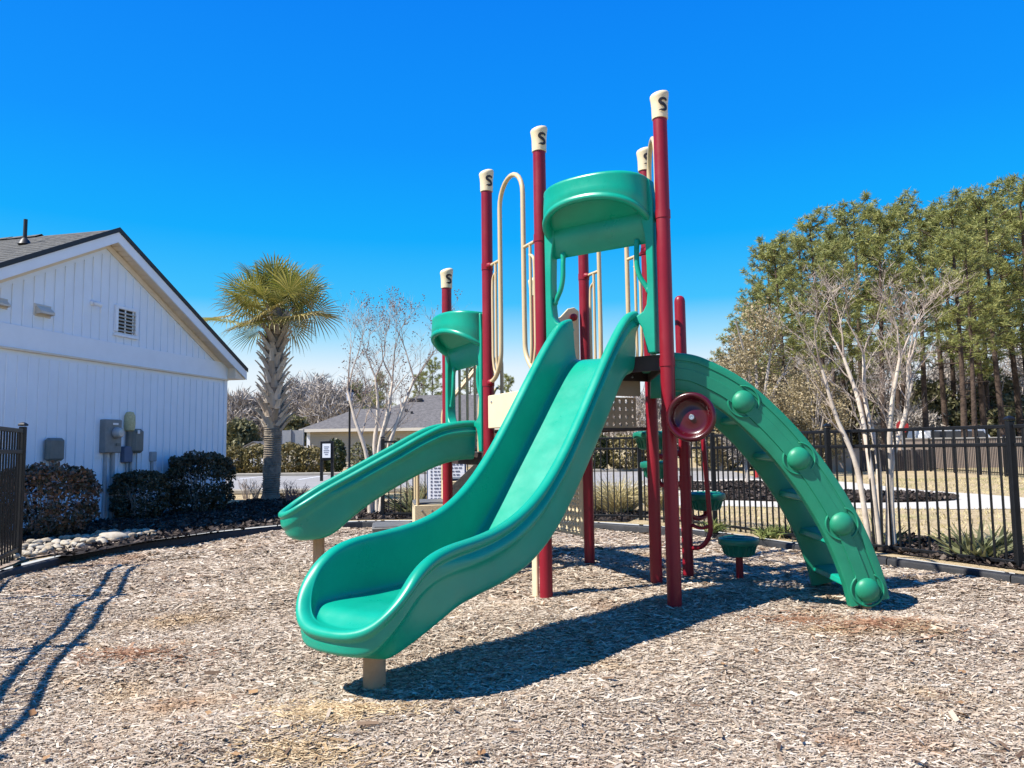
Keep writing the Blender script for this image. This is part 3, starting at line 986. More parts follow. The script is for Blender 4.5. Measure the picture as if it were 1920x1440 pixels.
# ---- slide hood
def hood(Mo, n, u, z0):
    def P(v, p, z): return Mo + u * v + n * p + UP * (z0 + z)
    mb = MB()
    K = 40
    Wv, Pp = .505, .36
    rows = []
    for i in range(K + 1):
        a = math.pi * i / K
        ca, sa = math.cos(a), math.sin(a)
        v, p = Wv * math.copysign(abs(ca) ** .9, ca), Pp * sa ** .8
        nv, npp = ca / Wv, sa / Pp
        l = math.hypot(nv, npp); nv /= l; npp /= l
        zb = 1.12 + .20 * sa ** .9
        zt = 1.515 + .03 * sa
        prof = [(-.068, zb + .075), (-.064, zb + .03), (-.052, zb + .006), (-.030, zb - .006), (-.010, zb - .004), (.003, zb + .012), (.005, zb + .032), (-.004, zb + .045), (-.007, zb + .055), (-.004, zb + .065),
                (-.006, (zb + zt) / 2), (-.012, zt - .045), (-.010, zt - .03), (-.012, zt - .012), (-.024, zt), (-.045, zt + .001), (-.06, zt - .012)]
        rows.append([P(v + nv * o, p + npp * o, z) for o, z in prof])
    k = len(rows[0])
    vs = [p for r in rows for p in r]
    fs = [(i * k + j, i * k + j + 1, (i + 1) * k + j + 1, (i + 1) * k + j) for i in range(K) for j in range(k - 1)]
    def fill(col, dz):
        h = K // 2
        for i in range(h):
            fs.append((i * k + col, (K - i) * k + col, (K - i - 1) * k + col, (i + 1) * k + col) if i + 1 < h else (i * k + col, (K - i) * k + col, (i + 1) * k + col))
    fill(0, 0)
    fill(k - 1, 0)
    mb.add(vs, fs)
    # lintel behind the visor, leaning back towards its lower edge
    L = []
    for v in (-.47, .47):
        for p, z in ((.02, 1.28), (.05, 1.16), (.0, .99), (-.025, .965), (-.05, .975), (-.06, 1.02), (-.06, 1.50), (.02, 1.505)):
            L.append(P(v, p, z))
    mb.add(L, [(i, (i + 1) % 8, 8 + (i + 1) % 8, 8 + i) for i in range(8)] + [tuple(range(7, -1, -1)), tuple(range(8, 16))])
    h = mb.build('slide_hood', M['green'], PS, smooth=50)
    # two side pillars with their flared feet
    for s in (-1, 1):
        poly = [(.527, .02), (.53, 1.30), (.505, 1.50), (.47, 1.50), (.43, 1.24), (.425, 1.14), (.44, 1.07), (.455, .98), (.462, .75), (.462, .52), (.452, .43), (.42, .375),
                (.36, .345), (.30, .325), (.285, .30), (.30, .283), (.345, .285), (.385, .27), (.41, .23), (.425, .15), (.45, .02)]
        pm = MB()
        pm.extrude([(s * a, b) for a, b in poly], Mo + UP * z0, u, n, UP, -.055, .055)
        pm.build('hood_pillar', M['green'], h, smooth=40, bevel=.013)
        gm = MB()
        gm.tube(spline([P(s * .36, .0, 1.0), P(s * .36, .012, .90), P(s * .362, .015, .78), P(s * .385, .012, .68), P(s * .43, .005, .60), P(s * .462, 0, .55)], 6), [.026] * 3 + [.022] * 22 + [.022] * 3 + [.027] * 3, n=12)
        gm.build('hand_grip', M['green'], h, smooth=60)
    return h
hood(M1, n1, u1, Z1)
hood(M2, n2, u2, Z2)

# ---- tan entry hoops with side bars
def clamp(parent, p, d):
    """two-bolt collar where a rail meets a post"""
    d = d.normalized()
    c = p + d * .062
    mb = MB()
    ox = d.orthogonal().normalized()
    mb.lathe([(.036, -.03), (.04, -.01), (.034, .012), (.022, .03), (.02, .05)], c[:], n=14, X=ox, Y=d.cross(ox), Z=d)
    mb.lathe([(.0635, -.035), (.0635, .035)], p[:], n=24)
    mb.build('clamp', M['red'], parent, smooth=50)
def entry_hoop(Pa, Pb, zd, top=1.98, label=None):
    X = (Pb - Pa).normalized()
    L = (Pb - Pa).length
    def q(s, z): return Pa + X * (s * L) + UP * (zd + z)
    mb = MB()
    r = .0235
    pts = []
    lo, hi = .27, .71
    arc = []
    for i in range(13):
        a = math.pi - math.pi * i / 12
        arc.append(q((lo + hi) / 2 + (hi - lo) / 2 * math.cos(a), top - .26 + .26 * math.sin(a)))
    legA = rounded([q(.045, -.06), q(.16, -.02), q(lo - .005, .14), q(lo, .5), arc[0]], .12)
    legB = rounded([arc[-1], q(hi, .5), q(hi + .005, .14), q(1 - .16, -.02), q(1 - .045, -.06)], .12)
    mb.tube(legA + arc[1:-1] + legB, r, n=12)
    zc = 1.18
    cl = []
    for (ps, le, sg) in ((0, lo, 1), (1, hi, -1)):
        mb.tube([q(ps + sg * .05, zc), q(le, zc)], .017, n=10)
        mb.tube(rounded([q(ps + sg * .175, zc - .005), q(ps + sg * .175, .16), q(ps + sg * .195, .04)], .06), .015, n=10)
        mb.tube(rounded([q(ps + sg * .185, zc - .10), q(ps + sg * .115, zc - .14), q(ps + sg * .105, zc - .3), q(ps + sg * .105, .18), q(ps + sg * .13, .06), q(ps + sg * .17, .0)], .07), .015, n=10)
        cl += [(q(ps, zc), X * sg), (q(ps, -.06), X * sg)]
    o = mb.build('entry_hoop', M['tan'], PS, smooth=60)
    for p_, d2_ in cl:
        clamp(o, p_, d2_)
    return o
entry_hoop(pF, pB, Z1)
entry_hoop(pC, pD, Z1)
entry_hoop(pA, pD, Z1, top=2.06)

# ---- plates under the deck edges
def plate(Pa, Pb, s0, s1, z0, z1, off, holes=False, m='cream', name='riser_panel'):
    X = (Pb - Pa).normalized()
    L = (Pb - Pa).length
    Yv = Vector((-X.y, X.x, 0))
    mb = MB()
    if not holes:
        mb.box(Pa + X * ((s0 + s1) / 2 * L) + UP * ((z0 + z1) / 2) + Yv * off, ((s1 - s0) * L, .022, z1 - z0), X, Yv, UP, b=.006)
        for s in (s0 + .08, s1 - .08):
            mb.lathe([(.014, 0), (.012, .008), (.004, .012)], (Pa + X * (s * L) + UP * (z1 - .07) + Yv * (off + .0115))[:], n=10, X=X, Y=UP, Z=Yv, mi=1)
            mb.lathe([(.014, 0), (.012, .008), (.004, .012)], (Pa + X * (s * L) + UP * (z1 - .07) + Yv * (off - .0115))[:], n=10, X=X, Y=UP, Z=-Yv, mi=1)
    else:
        step = .058 if z1 - z0 > .5 else .075
        nx_ = max(1, round((s1 - s0) * L / step)); nz_ = max(1, round((z1 - z0) / step))
        stx, stz = (s1 - s0) * L / nx_, (z1 - z0) / nz_
        for i in range(nx_):
            for j in range(nz_):
                cx, cz = s0 * L + (i + .5) * stx, z0 + (j + .5) * stz
                r = .018 if not (i in (nx_ // 2,)) else .010
                m_ = 8
                vs = []
                for sgn in (-.008, .008):
                    for k in range(m_):
                        a = math.pi / 4 * k
                        sc = step / 2 / max(abs(math.cos(a)), abs(math.sin(a)))
                        vs.append(Pa + X * (cx + math.cos(a) * sc * stx / step) + UP * (cz + math.sin(a) * sc * stz / step) + Yv * (off + sgn))
                    for k in range(m_):
                        a = math.pi / 4 * k
                        vs.append(Pa + X * (cx + math.cos(a) * r) + UP * (cz + math.sin(a) * r * 1.25) + Yv * (off + sgn))
                fs = [(k, (k + 1) % 8, 8 + (k + 1) % 8, 8 + k) for k in range(8)]
                fs += [(16 + k, 16 + (k + 1) % 8, 24 + (k + 1) % 8, 24 + k) for k in range(8)]
                fs += [(8 + k, 8 + (k + 1) % 8, 24 + (k + 1) % 8, 24 + k) for k in range(8)]
                mb.add(vs, fs)
    return mb.build(name, [M[m], M['bolt']], PS, smooth=30)
plate(pB, pD, .07, .88, 1.775, 2.03, -.02, m='riser_tan')
plate(pB, pD, .07, .86, 1.475, 1.765, .03, holes=True, name='perforated_riser', m='riser_tan')
plate(pF, pB, .06, .94, 1.50, 1.84, -.03)
plate(pC, pD, .06, .30, 1.50, 1.84, .03)
# barrier panel with a curved top on the far side of the upper deck
X = (pC - pF).normalized()
mb = MB()
mb.extrude([(.66, ZM + .04), (1.12, ZM + .04), (1.12, Z1 + .78), (1.06, Z1 + .82), (.98, Z1 + .80), (.88, Z1 + .70), (.78, Z1 + .66), (.70, Z1 + .60), (.66, Z1 + .50)], pF, X, d_, UP, -.012, .012)
bp = mb.build('barrier_panel', M['cream'], PS, smooth=30, bevel=.006)
mb = MB()
mb.lathe([(.003, -.05), (.03, -.045), (.042, -.02), (.042, 0), (.036, .02), (.02, .035), (.003, .04)], (pF + X * 1.03 + UP * (Z1 + .70) - d_ * .05)[:], n=16, X=X, Y=UP, Z=-d_)
mb.build('knob', M['red'], bp, smooth=60)
# handrails that lead from the lower to the middle deck
for q in (.13, .58):
    mb = MB()
    a = pF + X * (q * A0)
    mb.tube(rounded([a + UP * (ZM + .02), a + UP * (ZM + .78), a + d_ * .16 + UP * (ZM + .80), a + d_ * .60 + UP * (Z2 + .62), a + d_ * .62 + UP * (Z2 + .02)], .12), .02, n=10)
    mb.tube(rounded([a + d_ * .02 + UP * (ZM + .45), a + d_ * .14 + UP * (ZM + .48), a + d_ * .56 + UP * (Z2 + .35)], .06), .014, n=8)
    mb.build('step_handrail', M['tan'], PS, smooth=60)
# barred barrier at the back of the lower deck, next to the entry
Xg = (pH - pG).normalized()
mb = MB()
for i in range(4):
    b = pG + Xg * (.16 + .10 * i)
    mb.tube([b + UP * (Z2 + .06), b + UP * (Z2 + 1.2)], .0165, n=8)
for z in (Z2 + .06, Z2 + 1.2):
    mb.tube([pG + Xg * .06 + UP * z, pG + Xg * .48 + UP * z], .02, n=8)
mb.build('barred_barrier', M['tan'], PS)
Xc = (pH - pC).normalized()
# perforated play panel under the lower deck
lp = plate(pC, pH, .06, .94, .36, .98, .03, holes=True, name='perforated_panel')
mb = MB()
a = pC + Xc * .1
mb.box(pC + Xc * .5 * A0 + UP * .33, (A0 * .86, .06, .05), Xc, Vector((-Xc.y, Xc.x, 0)), UP, b=.01)
mb.tube([pC + Xc * .10 + UP * .3, pC + Xc * .10 + UP * 1.15], .05, n=8)
mb.build('panel_frame', M['cream'], lp)

# ---- transfer station: steps with handrails at the far left
sx = Vector((.985, .17, 0)); sy = Vector((-.17, .985, 0))
base = Vector((-1.52, 9.55, 0))
def step(i, w, z, m):
    c = base + sx * i
    mb = MB()
    mb.box(c + UP * (z - .045), (w, .72, .09), sx, sy, UP, b=.012)
    mb.box(c + UP * (z + .004), (w - .06, .66, .006), sx, sy, UP)
    return mb
st = step(0, .50, .36, 0).build('transfer_platform', M['grey_step'], PS)
for k in (-.18, .18):
    for j in (-.28, .28):
        mb = MB()
        mb.tube([base + sx * k + sy * j + UP * -.1, base + sx * k + sy * j + UP * .29], .024, n=8)
        mb.build('leg', M['brown_deck'], st)
for (i, z, w) in ((.47, .64, .42), (.86, .92, .42)):
    s = step(i, w, z, 0).build('step', M['grey_step'], PS)
    mb = MB()
    c = base + sx * i - sy * .37
    mb.box(c + UP * (z - .17), (w, .02, .30), sx, sy, UP, b=.006)
    mb.box(c + sx * (-w / 2 + .01) + sy * .37 + UP * (z - .17), (.02, .72, .30), sx, sy, UP, b=.006)
    mb.build('step_side', M['cream'], s)
    for k in (-.12, .0, .12):
        mb = MB()
        mb.lathe([(.013, 0), (.011, .007), (.003, .01)], (c + sx * k + UP * (z - .09) - sy * .0105)[:], n=10, X=sx, Y=UP, Z=-sy)
        mb.build('bolt', M['bolt'], s)
# stringer side panel
mb = MB()
mb.extrude([(.66, .30), (1.28, .72), (1.28, 1.22), (1.12, 1.22), (.66, .80)], base - sy * .36, sx, sy, UP, -.04, -.02)
mb.build('stair_side_panel', M['grey_step'], PS)
for j in (-.36, .36):
    mb = MB()
    q0 = base + sy * j
    mb.tube(rounded([q0 + sx * .30 + UP * .45, q0 + sx * .30 + UP * 1.33, q0 + sx * .42 + UP * 1.50, q0 + sx * 1.15 + UP * 1.52], .12), .02, n=10)
    mb.tube(rounded([q0 + sx * .66 + UP * .55, q0 + sx * .66 + UP * 1.83, q0 + sx * 1.25 + UP * 2.55], .12), .02, n=10)
    mb.build('stair_handrail', M['tan'], PS, smooth=60)

# ---- arch climber: two molded stringers joined by steps
nA = Vector((.998, -.067, 0))
uA = Vector((.067, .998, 0))
MA = (pA + pD) / 2
arc_pts = [(-.02, 1.915), (.10, 1.91), (.265, 1.87), (.56, 1.70), (.87, 1.40), (1.145, 1.035), (1.365, .64), (1.505, .27), (1.56, .03)]
ac = spline([(a, 0, b) for a, b in arc_pts], 16)
ac = [(p.x, p.z) for p in ac]
def arcN(i):
    a, b = ac[max(i - 1, 0)], ac[min(i + 1, len(ac) - 1)]
    tx, tz = b[0] - a[0], b[1] - a[1]
    l = math.hypot(tx, tz)
    return (-tz / l, tx / l)
ARC = tag(bpy.data.objects.new('arch_climber', None), None)
COL.objects.link(ARC); ARC.parent = PS; ARC.matrix_parent_inverse = Matrix.Translation(-Vector(world_loc(PS)))
clen = [0]
for i in range(1, len(ac)):
    clen.append(clen[-1] + math.hypot(ac[i][0] - ac[i-1][0], ac[i][1] - ac[i-1][1]))
def arc_at(L):
    i = int(np.searchsorted(clen, L))
    i = min(max(i, 1), len(ac) - 1)
    q = (L - clen[i - 1]) / (clen[i] - clen[i - 1])
    c = (ac[i-1][0] * (1 - q) + ac[i][0] * q, ac[i-1][1] * (1 - q) + ac[i][1] * q)
    return c, arcN(i)
bub = [clen[-1] * q for q in (.272, .515, .75, .98)]
for sgn in (-1, 1):
    off = sgn * .455
    mb = MB()
    vs, fs = [], []
    hw, th = .160, .05
    for i, (s, z) in enumerate(ac):
        nx_, nz_ = arcN(i)
        # near a bubble the raised band fades away
        near = min(abs(clen[i] - b) for b in bub)
        g_ = .011
        # cross-section: (across, lateral towards outside)
        prof = [(-hw, -th * .7), (-hw - .004, 0), (-hw + .006, th - .008), (-hw + .02, th), (-.068, th), (-.064, th + g_), (-.052, th + g_), (-.02, th + g_), (.0, th + g_),
                (.018, th + g_), (.026, th + g_), (.030, th), (.078, th), (.082, th - g_ * .7), (.092, th - g_ * .7), (.096, th), (hw - .02, th), (hw - .006, th - .008), (hw + .004, 0), (hw, -th * .7), (hw - .03, -th), (-hw + .03, -th)]
        for a, l in prof:
            vs.append(MA + nA * (s + nx_ * a) + uA * (off + sgn * l) + UP * (z + nz_ * a))
    k = 22
    for i in range(len(ac) - 1):
        for j in range(k):
            j2 = (j + 1) % k
            fs.append((i * k + j, i * k + j2, (i + 1) * k + j2, (i + 1) * k + j))
    fs.append(tuple(range(k))); fs.append(tuple(range((len(ac) - 1) * k, len(ac) * k)))
    mb.add(vs, fs)
    so = mb.build('stringer', M['arch_green'], ARC, smooth=35)
    for b in bub:
        (s, z), (nx_, nz_) = arc_at(min(b, clen[-1] - .04))
        if b == bub[-1]:
            z += .05; s -= .015
        c = MA + nA * s + uA * (off + sgn * th) + UP * z
        Zd = uA * sgn
        dm = MB()
        r = .095
        dm.lathe([(r * math.cos(t), r * .66 * math.sin(t)) for t in [i * math.pi / 2 / 9 for i in range(9)]] + [(.002, r * .66)], c[:], n=28, X=nA, Y=UP, Z=Zd, capb=False)
        dm.build('bubble', M['arch_green'], so, smooth=180)
        # raised ring that sweeps off into the band
        rm = MB()
        tdir = (nA * nz_ - UP * nx_).normalized()      # along the ribbon, downwards
        ndir = (nA * nx_ + UP * nz_).normalized()
        o3 = c + Zd * .003
        pts = [o3 - tdir * .245 - ndir * .062, o3 - tdir * .19 - ndir * .060, o3 - tdir * .145 - ndir * .056]
        for q in range(31):
            a = -2.62 + q * (2.62 + 2.5) / 30
            pts.append(o3 + (tdir * math.cos(a) + ndir * math.sin(a)) * (.122 + .01 * q / 30))
        rm.tube(pts, [.004, .008, .0095] + [.0095] * 25 + [.009, .008, .007, .006, .005, .003], n=8)
        rm.build('raised_ring', M['arch_green'], so, smooth=180)
for L in [clen[-1] * q for q in (.16, .33, .50, .66, .81, .95)]:
    (s, z), (nx_, nz_) = arc_at(L)
    c = MA + nA * (s - nx_ * .03) + UP * (z - nz_ * .03)
    mb = MB()
    tl = Vector((1, 0, .12)).normalized()
    mb.extrude([(-.10, -.02), (-.085, .028), (.09, .045), (.125, .03), (.13, .0), (.10, -.03), (-.05, -.045)], c, nA, uA, UP, -.42, .42)
    mb.build('step', M['green'], ARC, smooth=40, bevel=.01)
for off in (-.455, .455):
    q = MA + nA * 1.54 + uA * off
    mb = MB()
    mb.box((q.x, q.y, 0.0), (.07, .06, .28), nA, uA, UP, b=.01)
    mb.build('foot', M['wood_tan'], ARC)
# top plate that ties the arch to the deck
mb = MB()
mb.box(MA + nA * -.02 + UP * (Z1 - .02), (.16, .88, .06), nA, uA, UP, b=.012)
mb.build('top_step', M['green'], ARC)

# ---- play wheel on the front right post
wc = Vector((1.425, 5.985, 1.52))
wz = Vector((-.42, -.90, .05)).normalized()
wx = Vector((wz.y, -wz.x, 0)).normalized(); wy = wz.cross(wx)
mb = MB()
prof = [(.004, -.004), (.03, -.004), (.05, -.008), (.09, -.012), (.125, -.010), (.143, .006), (.150, .030), (.160, .052), (.176, .060), (.191, .052), (.198, .030), (.194, .006), (.178, -.022), (.12, -.045), (.05, -.055), (.004, -.055)]
mb.lathe(prof, wc[:], n=48, X=wx, Y=wy, Z=wz, capb=False, capt=False)
wh = mb.build('play_wheel', M['wheel_red'], PS, smooth=60)
mb = MB()
mb.lathe([(.024, -.006), (.024, .006), (.020, .011), (.014, .011), (.013, .007), (.006, .007), (.002, .014)], wc[:], n=20, X=wx, Y=wy, Z=wz)
mb.build('hub_bolt', M['bolt'], wh, smooth=40)
mb = MB()
mb.tube([wc - wz * .05, wc - wz * .11, Vector((pA.x + .02, pA.y, 1.52))], .03, n=12)
mb.lathe([(.064, 1.45), (.064, 1.59)], (pA.x, pA.y, 0), n=24)
mb.build('wheel_bracket', M['red'], wh, smooth=50)

# ---- spiral pod climber round the short domed post
def pod(c, z, r=.205, h=.17, stem=None, parent=PS, half=False):
    mb = MB()
    prof = [(.004, z - h - .01), (r * .55, z - h - .01), (r * .66, z - h), (r * .76, z - h * .62), (r * .84, z - .075), (r * .97, z - .062), (r, z - .048), (r, z - .018), (r * .965, z - .004), (r * .90, z), (r * .5, z + .003), (.004, z + .004)]
    mb.lathe(prof, (c.x, c.y, 0), n=40, capb=False, capt=False)
    # ribs round the bowl
    for i in range(20):
        a = 2 * math.pi * i / 20
        dv = Vector((math.cos(a), math.sin(a), 0))
        mb.tube([c + dv * (r * .70) + UP * (z - h + .01), c + dv * (r * .80) + UP * (z - h * .55), c + dv * (r * .86) + UP * (z - .07)], .008, n=6)
    for rr in (.3, .55, .78):
        mb.lathe([(r * rr - .008, z + .002), (r * rr, z + .008), (r * rr + .008, z + .002)], (c.x, c.y, 0), n=32, capb=False, capt=False)
    return mb.build('pod_step', M['pod_green'], parent, smooth=40)
pods = [(Vector((2.24, 7.62, 0)), .375), (Vector((2.02, 7.98, 0)), .80), (Vector((1.55, 8.10, 0)), 1.13), (Vector((1.42, 7.72, 0)), 1.44)]
for i, (c, z) in enumerate(pods):
    pd = pod(c, z, r=.20 if i < 2 else .19)
    mb = MB()
    if i == 0:
        mb.lathe([(.036, -.2), (.036, z - .15)], (c.x, c.y, 0), n=16)
    else:
        dv = (c - pE).normalized()
        mb.tube(rounded([pE + dv * .03 + UP * (z - .20), pE + dv * .16 + UP * (z - .26), c + UP * (z - .24), c + UP * (z - .12)], .06), .027, n=10)
        mb.lathe([(.062, z - .27), (.062, z - .14)], (pE.x, pE.y, 0), n=20)
    mb.build('pod_stem', M['red'], pd, smooth=50)
# bent grab rail
mb = MB()
mb.tube(rounded([pE + Vector((.06, -.02, 1.38)), pE + Vector((.16, -.14, 1.40)), pE + Vector((.17, -.16, 1.1)), pE + Vector((.20, -.18, .42)), pE + Vector((.12, -.14, .28)), pE + Vector((.03, -.02, .26))], .12), .024, n=12)
mb.tube(rounded([pE + Vector((.03, 0, .50)), pE + Vector((.12, -.10, .46)), pE + Vector((.195, -.175, .50))], .05), .018, n=10)
mb.build('grab_rail', M['red'], PS, smooth=60)
# narrow cream panel that comes down beside the front left post
mb = MB()
Xf = (pB - pF).normalized()
mb.box(pB - e_ * .05 - Xf * .105 + UP * .32, (.09, .03, .86), Xf, -e_, UP, b=.008)
mb.build('corner_panel', M['cream'], PS)

# ================================================================== AROUND THE PLAY AREA
def copy_thing(o, loc, rz=0, scale=1.0, label=None, group=None):
    """copy a thing, its parts and their sub-parts"""
    c = o.copy()
    COL.objects.link(c)
    c.location = loc
    c.rotation_euler = (0, 0, rz)
    c.scale = (scale,) * 3 if not hasattr(scale, '__len__') else scale
    for ch in list(o.children):
        k = ch.copy()
        COL.objects.link(k)
        k.parent = c
        for g2 in list(ch.children):
            d = g2.copy()
            COL.objects.link(d)
            d.parent = k
    if label: c['label'] = label
    if group: c['group'] = group
    return c

# ---- black border strips round the wood chips, about 1.25 m each
def border_strip(p, q, k):
    a, b = Vector((p[0], p[1], 0)), Vector((q[0], q[1], 0))
    X = (b - a).normalized()
    Yv = Vector((-X.y, X.x, 0))
    L = (b - a).length
    t = thing('border_strip', 'black rubber border strip edging the wood chips', 'garden edging', a[:], 'border strips round the play area')
    mb = MB()
    mb.extrude([(-.055, -.12), (.055, -.12), (.055, .062), (.045, .080), (.025, .088), (-.025, .088), (-.045, .080), (-.055, .062)], a + Yv * 0, Yv, X, UP, .006, L - .006)
    mb.build('strip', M['border'], t, smooth=30)
    for s in (.06, L - .06):
        mb = MB()
        mb.lathe([(.02, .086), (.02, .094), (.012, .099), (.002, .1)], (a + X * s)[:], n=10)
        mb.build('stake_head', M['border'], t)
run = 0.0
last = EDGE_S[0]
acc = 0
for i in range(1, len(EDGE_S)):
    p = EDGE_S[i]
    if math.dist(p, last) > 1.18 or i == len(EDGE_S) - 1:
        border_strip(last, p, i)
        last = p

# ---- black metal fences
def fence(name, label, posts, z0, H=1.42, cat='fence', gap=.108, rail=.036, r2=.175):
    t = thing(name, label, cat, (posts[0][0], posts[0][1], z0), None)
    for (x, y) in posts:
        mb = MB()
        mb.box((x, y, z0 + (H + .03) / 2 - .1), (.062, .062, H + .23), b=.006)
        mb.box((x, y, z0 + H + .05), (.078, .078, .022), b=.005)
        mb.lathe([(.05, 0), (.03, .014), (.002, .024)], (x, y, z0 + H + .06), n=4, X=Vector((1, 1, 0)).normalized(), Y=Vector((-1, 1, 0)).normalized())
        mb.build('post', M['black'], t, smooth=20)
    for (p, q) in zip(posts[:-1], posts[1:]):
        a, b = Vector((*p, 0)), Vector((*q, 0))
        X = (b - a).normalized()
        Yv = Vector((-X.y, X.x, 0))
        L = (b - a).length
        for z in (H - .02, H - .02 - r2, .13):
            mb = MB()
            mb.box((a + b) / 2 + UP * (z0 + z), (L - .07, .03, rail), X, Yv, UP, b=.004)
            mb.build('rail', M['black'], t, smooth=20)
        n = int(round((L - .06) / gap))
        mb = MB()
        for i in range(1, n):
            c = a + X * (L * i / n)
            mb.box(c + UP * (z0 + (H - .03 + .04) / 2), (.017, .017, H - .07), X, Yv, UP)
        mb.build('picket_panel', M['black'], t, smooth=0)
    return t
fence('metal_fence', 'black metal picket fence closing the back and right side of the play area', [(-2.33, 13.55), (-.15, 13.35), (2.08, 12.45), (2.92, 11.05), (3.76, 9.02), (4.745, 7.20), (5.75, 5.3)], 0.03, H=1.43)
fence('metal_fence', 'black metal picket fence at the left edge beside the river stones', [(-5.60, 8.62), (-4.86, 6.72), (-4.16, 4.82), (-3.42, 2.90), (-2.68, .95), (-1.94, -1.0)], 0.10, H=1.48, rail=.045, r2=.235)

# ---- clubhouse
HY0, HYC = 11.49, 17.15
HP0 = Vector((-.68 * HY0, HY0, 0)); HPC = Vector((-.381 * HYC, HYC, 0))
hx = (HPC - HP0).normalized()                 # along the gable wall, away from the camera
HL = (HPC - HP0).length
hn = Vector((hx.y, -hx.x, 0))                 # out of the wall, to the right
def wall_hit(px, py):
    """(distance along the wall, height) of a point seen on the gable wall"""
    d = ray(px, py)
    # HP0 + hx*s = d*t  (x, y)
    t = (HP0.x * hx.y - HP0.y * hx.x) / (d.x * hx.y - d.y * hx.x)
    p = d * t
    return (Vector((p.x, p.y, 0)) - HP0).dot(hx), CAM_H + p.z
OV = .24     # rake overhang
def rake_hit(px, py):
    """(distance along the wall, height) of a point seen on the plane of the rake edge"""
    d = ray(px, py)
    o = HP0 + hn * OV
    t = (o.x * hx.y - o.y * hx.x) / (d.x * hx.y - d.y * hx.x)
    p = d * t
    return (Vector((p.x, p.y, 0)) - o).dot(hx), CAM_H + p.z
sR, zRidge = rake_hit(221, 429)
zRidge -= .06
sE, zE = rake_hit(461, 697)
SL = (zRidge - zE) / (sE - sR)
EO = .32     # eave overhang
EAVE = HL - sR
EO = (sE - sR) - EAVE
zEave = zRidge - SL * EAVE
HOUSE = thing('clubhouse', 'white clubhouse with a tall gable wall and a dark shingle roof at the left', 'building', HP0[:])
def HW(s, z, o=0.0):
    return HP0 + hx * s + hn * o + UP * z
s0, s1 = sR - EAVE, HL
DEP = 12.0
mb = MB()
pts = [(s0, -.2), (s1, -.2), (s1, zEave - .10), (sR, zRidge - .10), (s0, zEave - .10)]
vs = [HW(s, z) for s, z in pts] + [HW(s, z, -DEP) for s, z in pts]
mb.add(vs, [(0, 1, 2, 3, 4), (9, 8, 7, 6, 5)] + [(i, 5 + i, 5 + (i + 1) % 5, (i + 1) % 5) for i in range(5)])
wall = mb.build('wall', M['siding'], HOUSE, smooth=0)
# raised vertical ribs of the siding
zb0, zb1 = 2.93, 3.31
mb = MB()
k = int((s1 - s0) / .203)
for i in range(k + 1):
    s = s1 - .06 - i * .203
    if s < s0 + .05: break
    mb.box(HW(s, (zb0 - .12) / 2 - .02, .009), (.032, .02, zb0 + .0), hx, hn, UP, b=.006)
    zt = zRidge - SL * abs(s - sR) - .34
    if zt > zb1 + .05:
        mb.box(HW(s + .05, (zb1 + zt) / 2, .009), (.032, .02, zt - zb1), hx, hn, UP, b=.006)
mb.build('siding_ribs', M['siding'], wall, smooth=20)
mb = MB()
mb.box(HW((s0 + s1) / 2, (zb0 + zb1) / 2 + .01, .014), (s1 - s0, .03, zb1 - zb0), hx, hn, UP, b=.004)
mb.build('band_board', M['trim'], HOUSE, smooth=20)
mb = MB()
mb.box(HW((s0 + s1) / 2, zb0 + .005, .03), (s1 - s0 + .02, .06, .035), hx, hn, UP, b=.004)
mb.build('band_trim', M['soffit'], HOUSE, smooth=20)
mb = MB()
mb.box(HW(s1 - .045, zEave / 2 - .1, .012), (.11, .03, zEave - .1), hx, hn, UP, b=.004)
mb.build('corner_board', M['trim'], HOUSE, smooth=20)
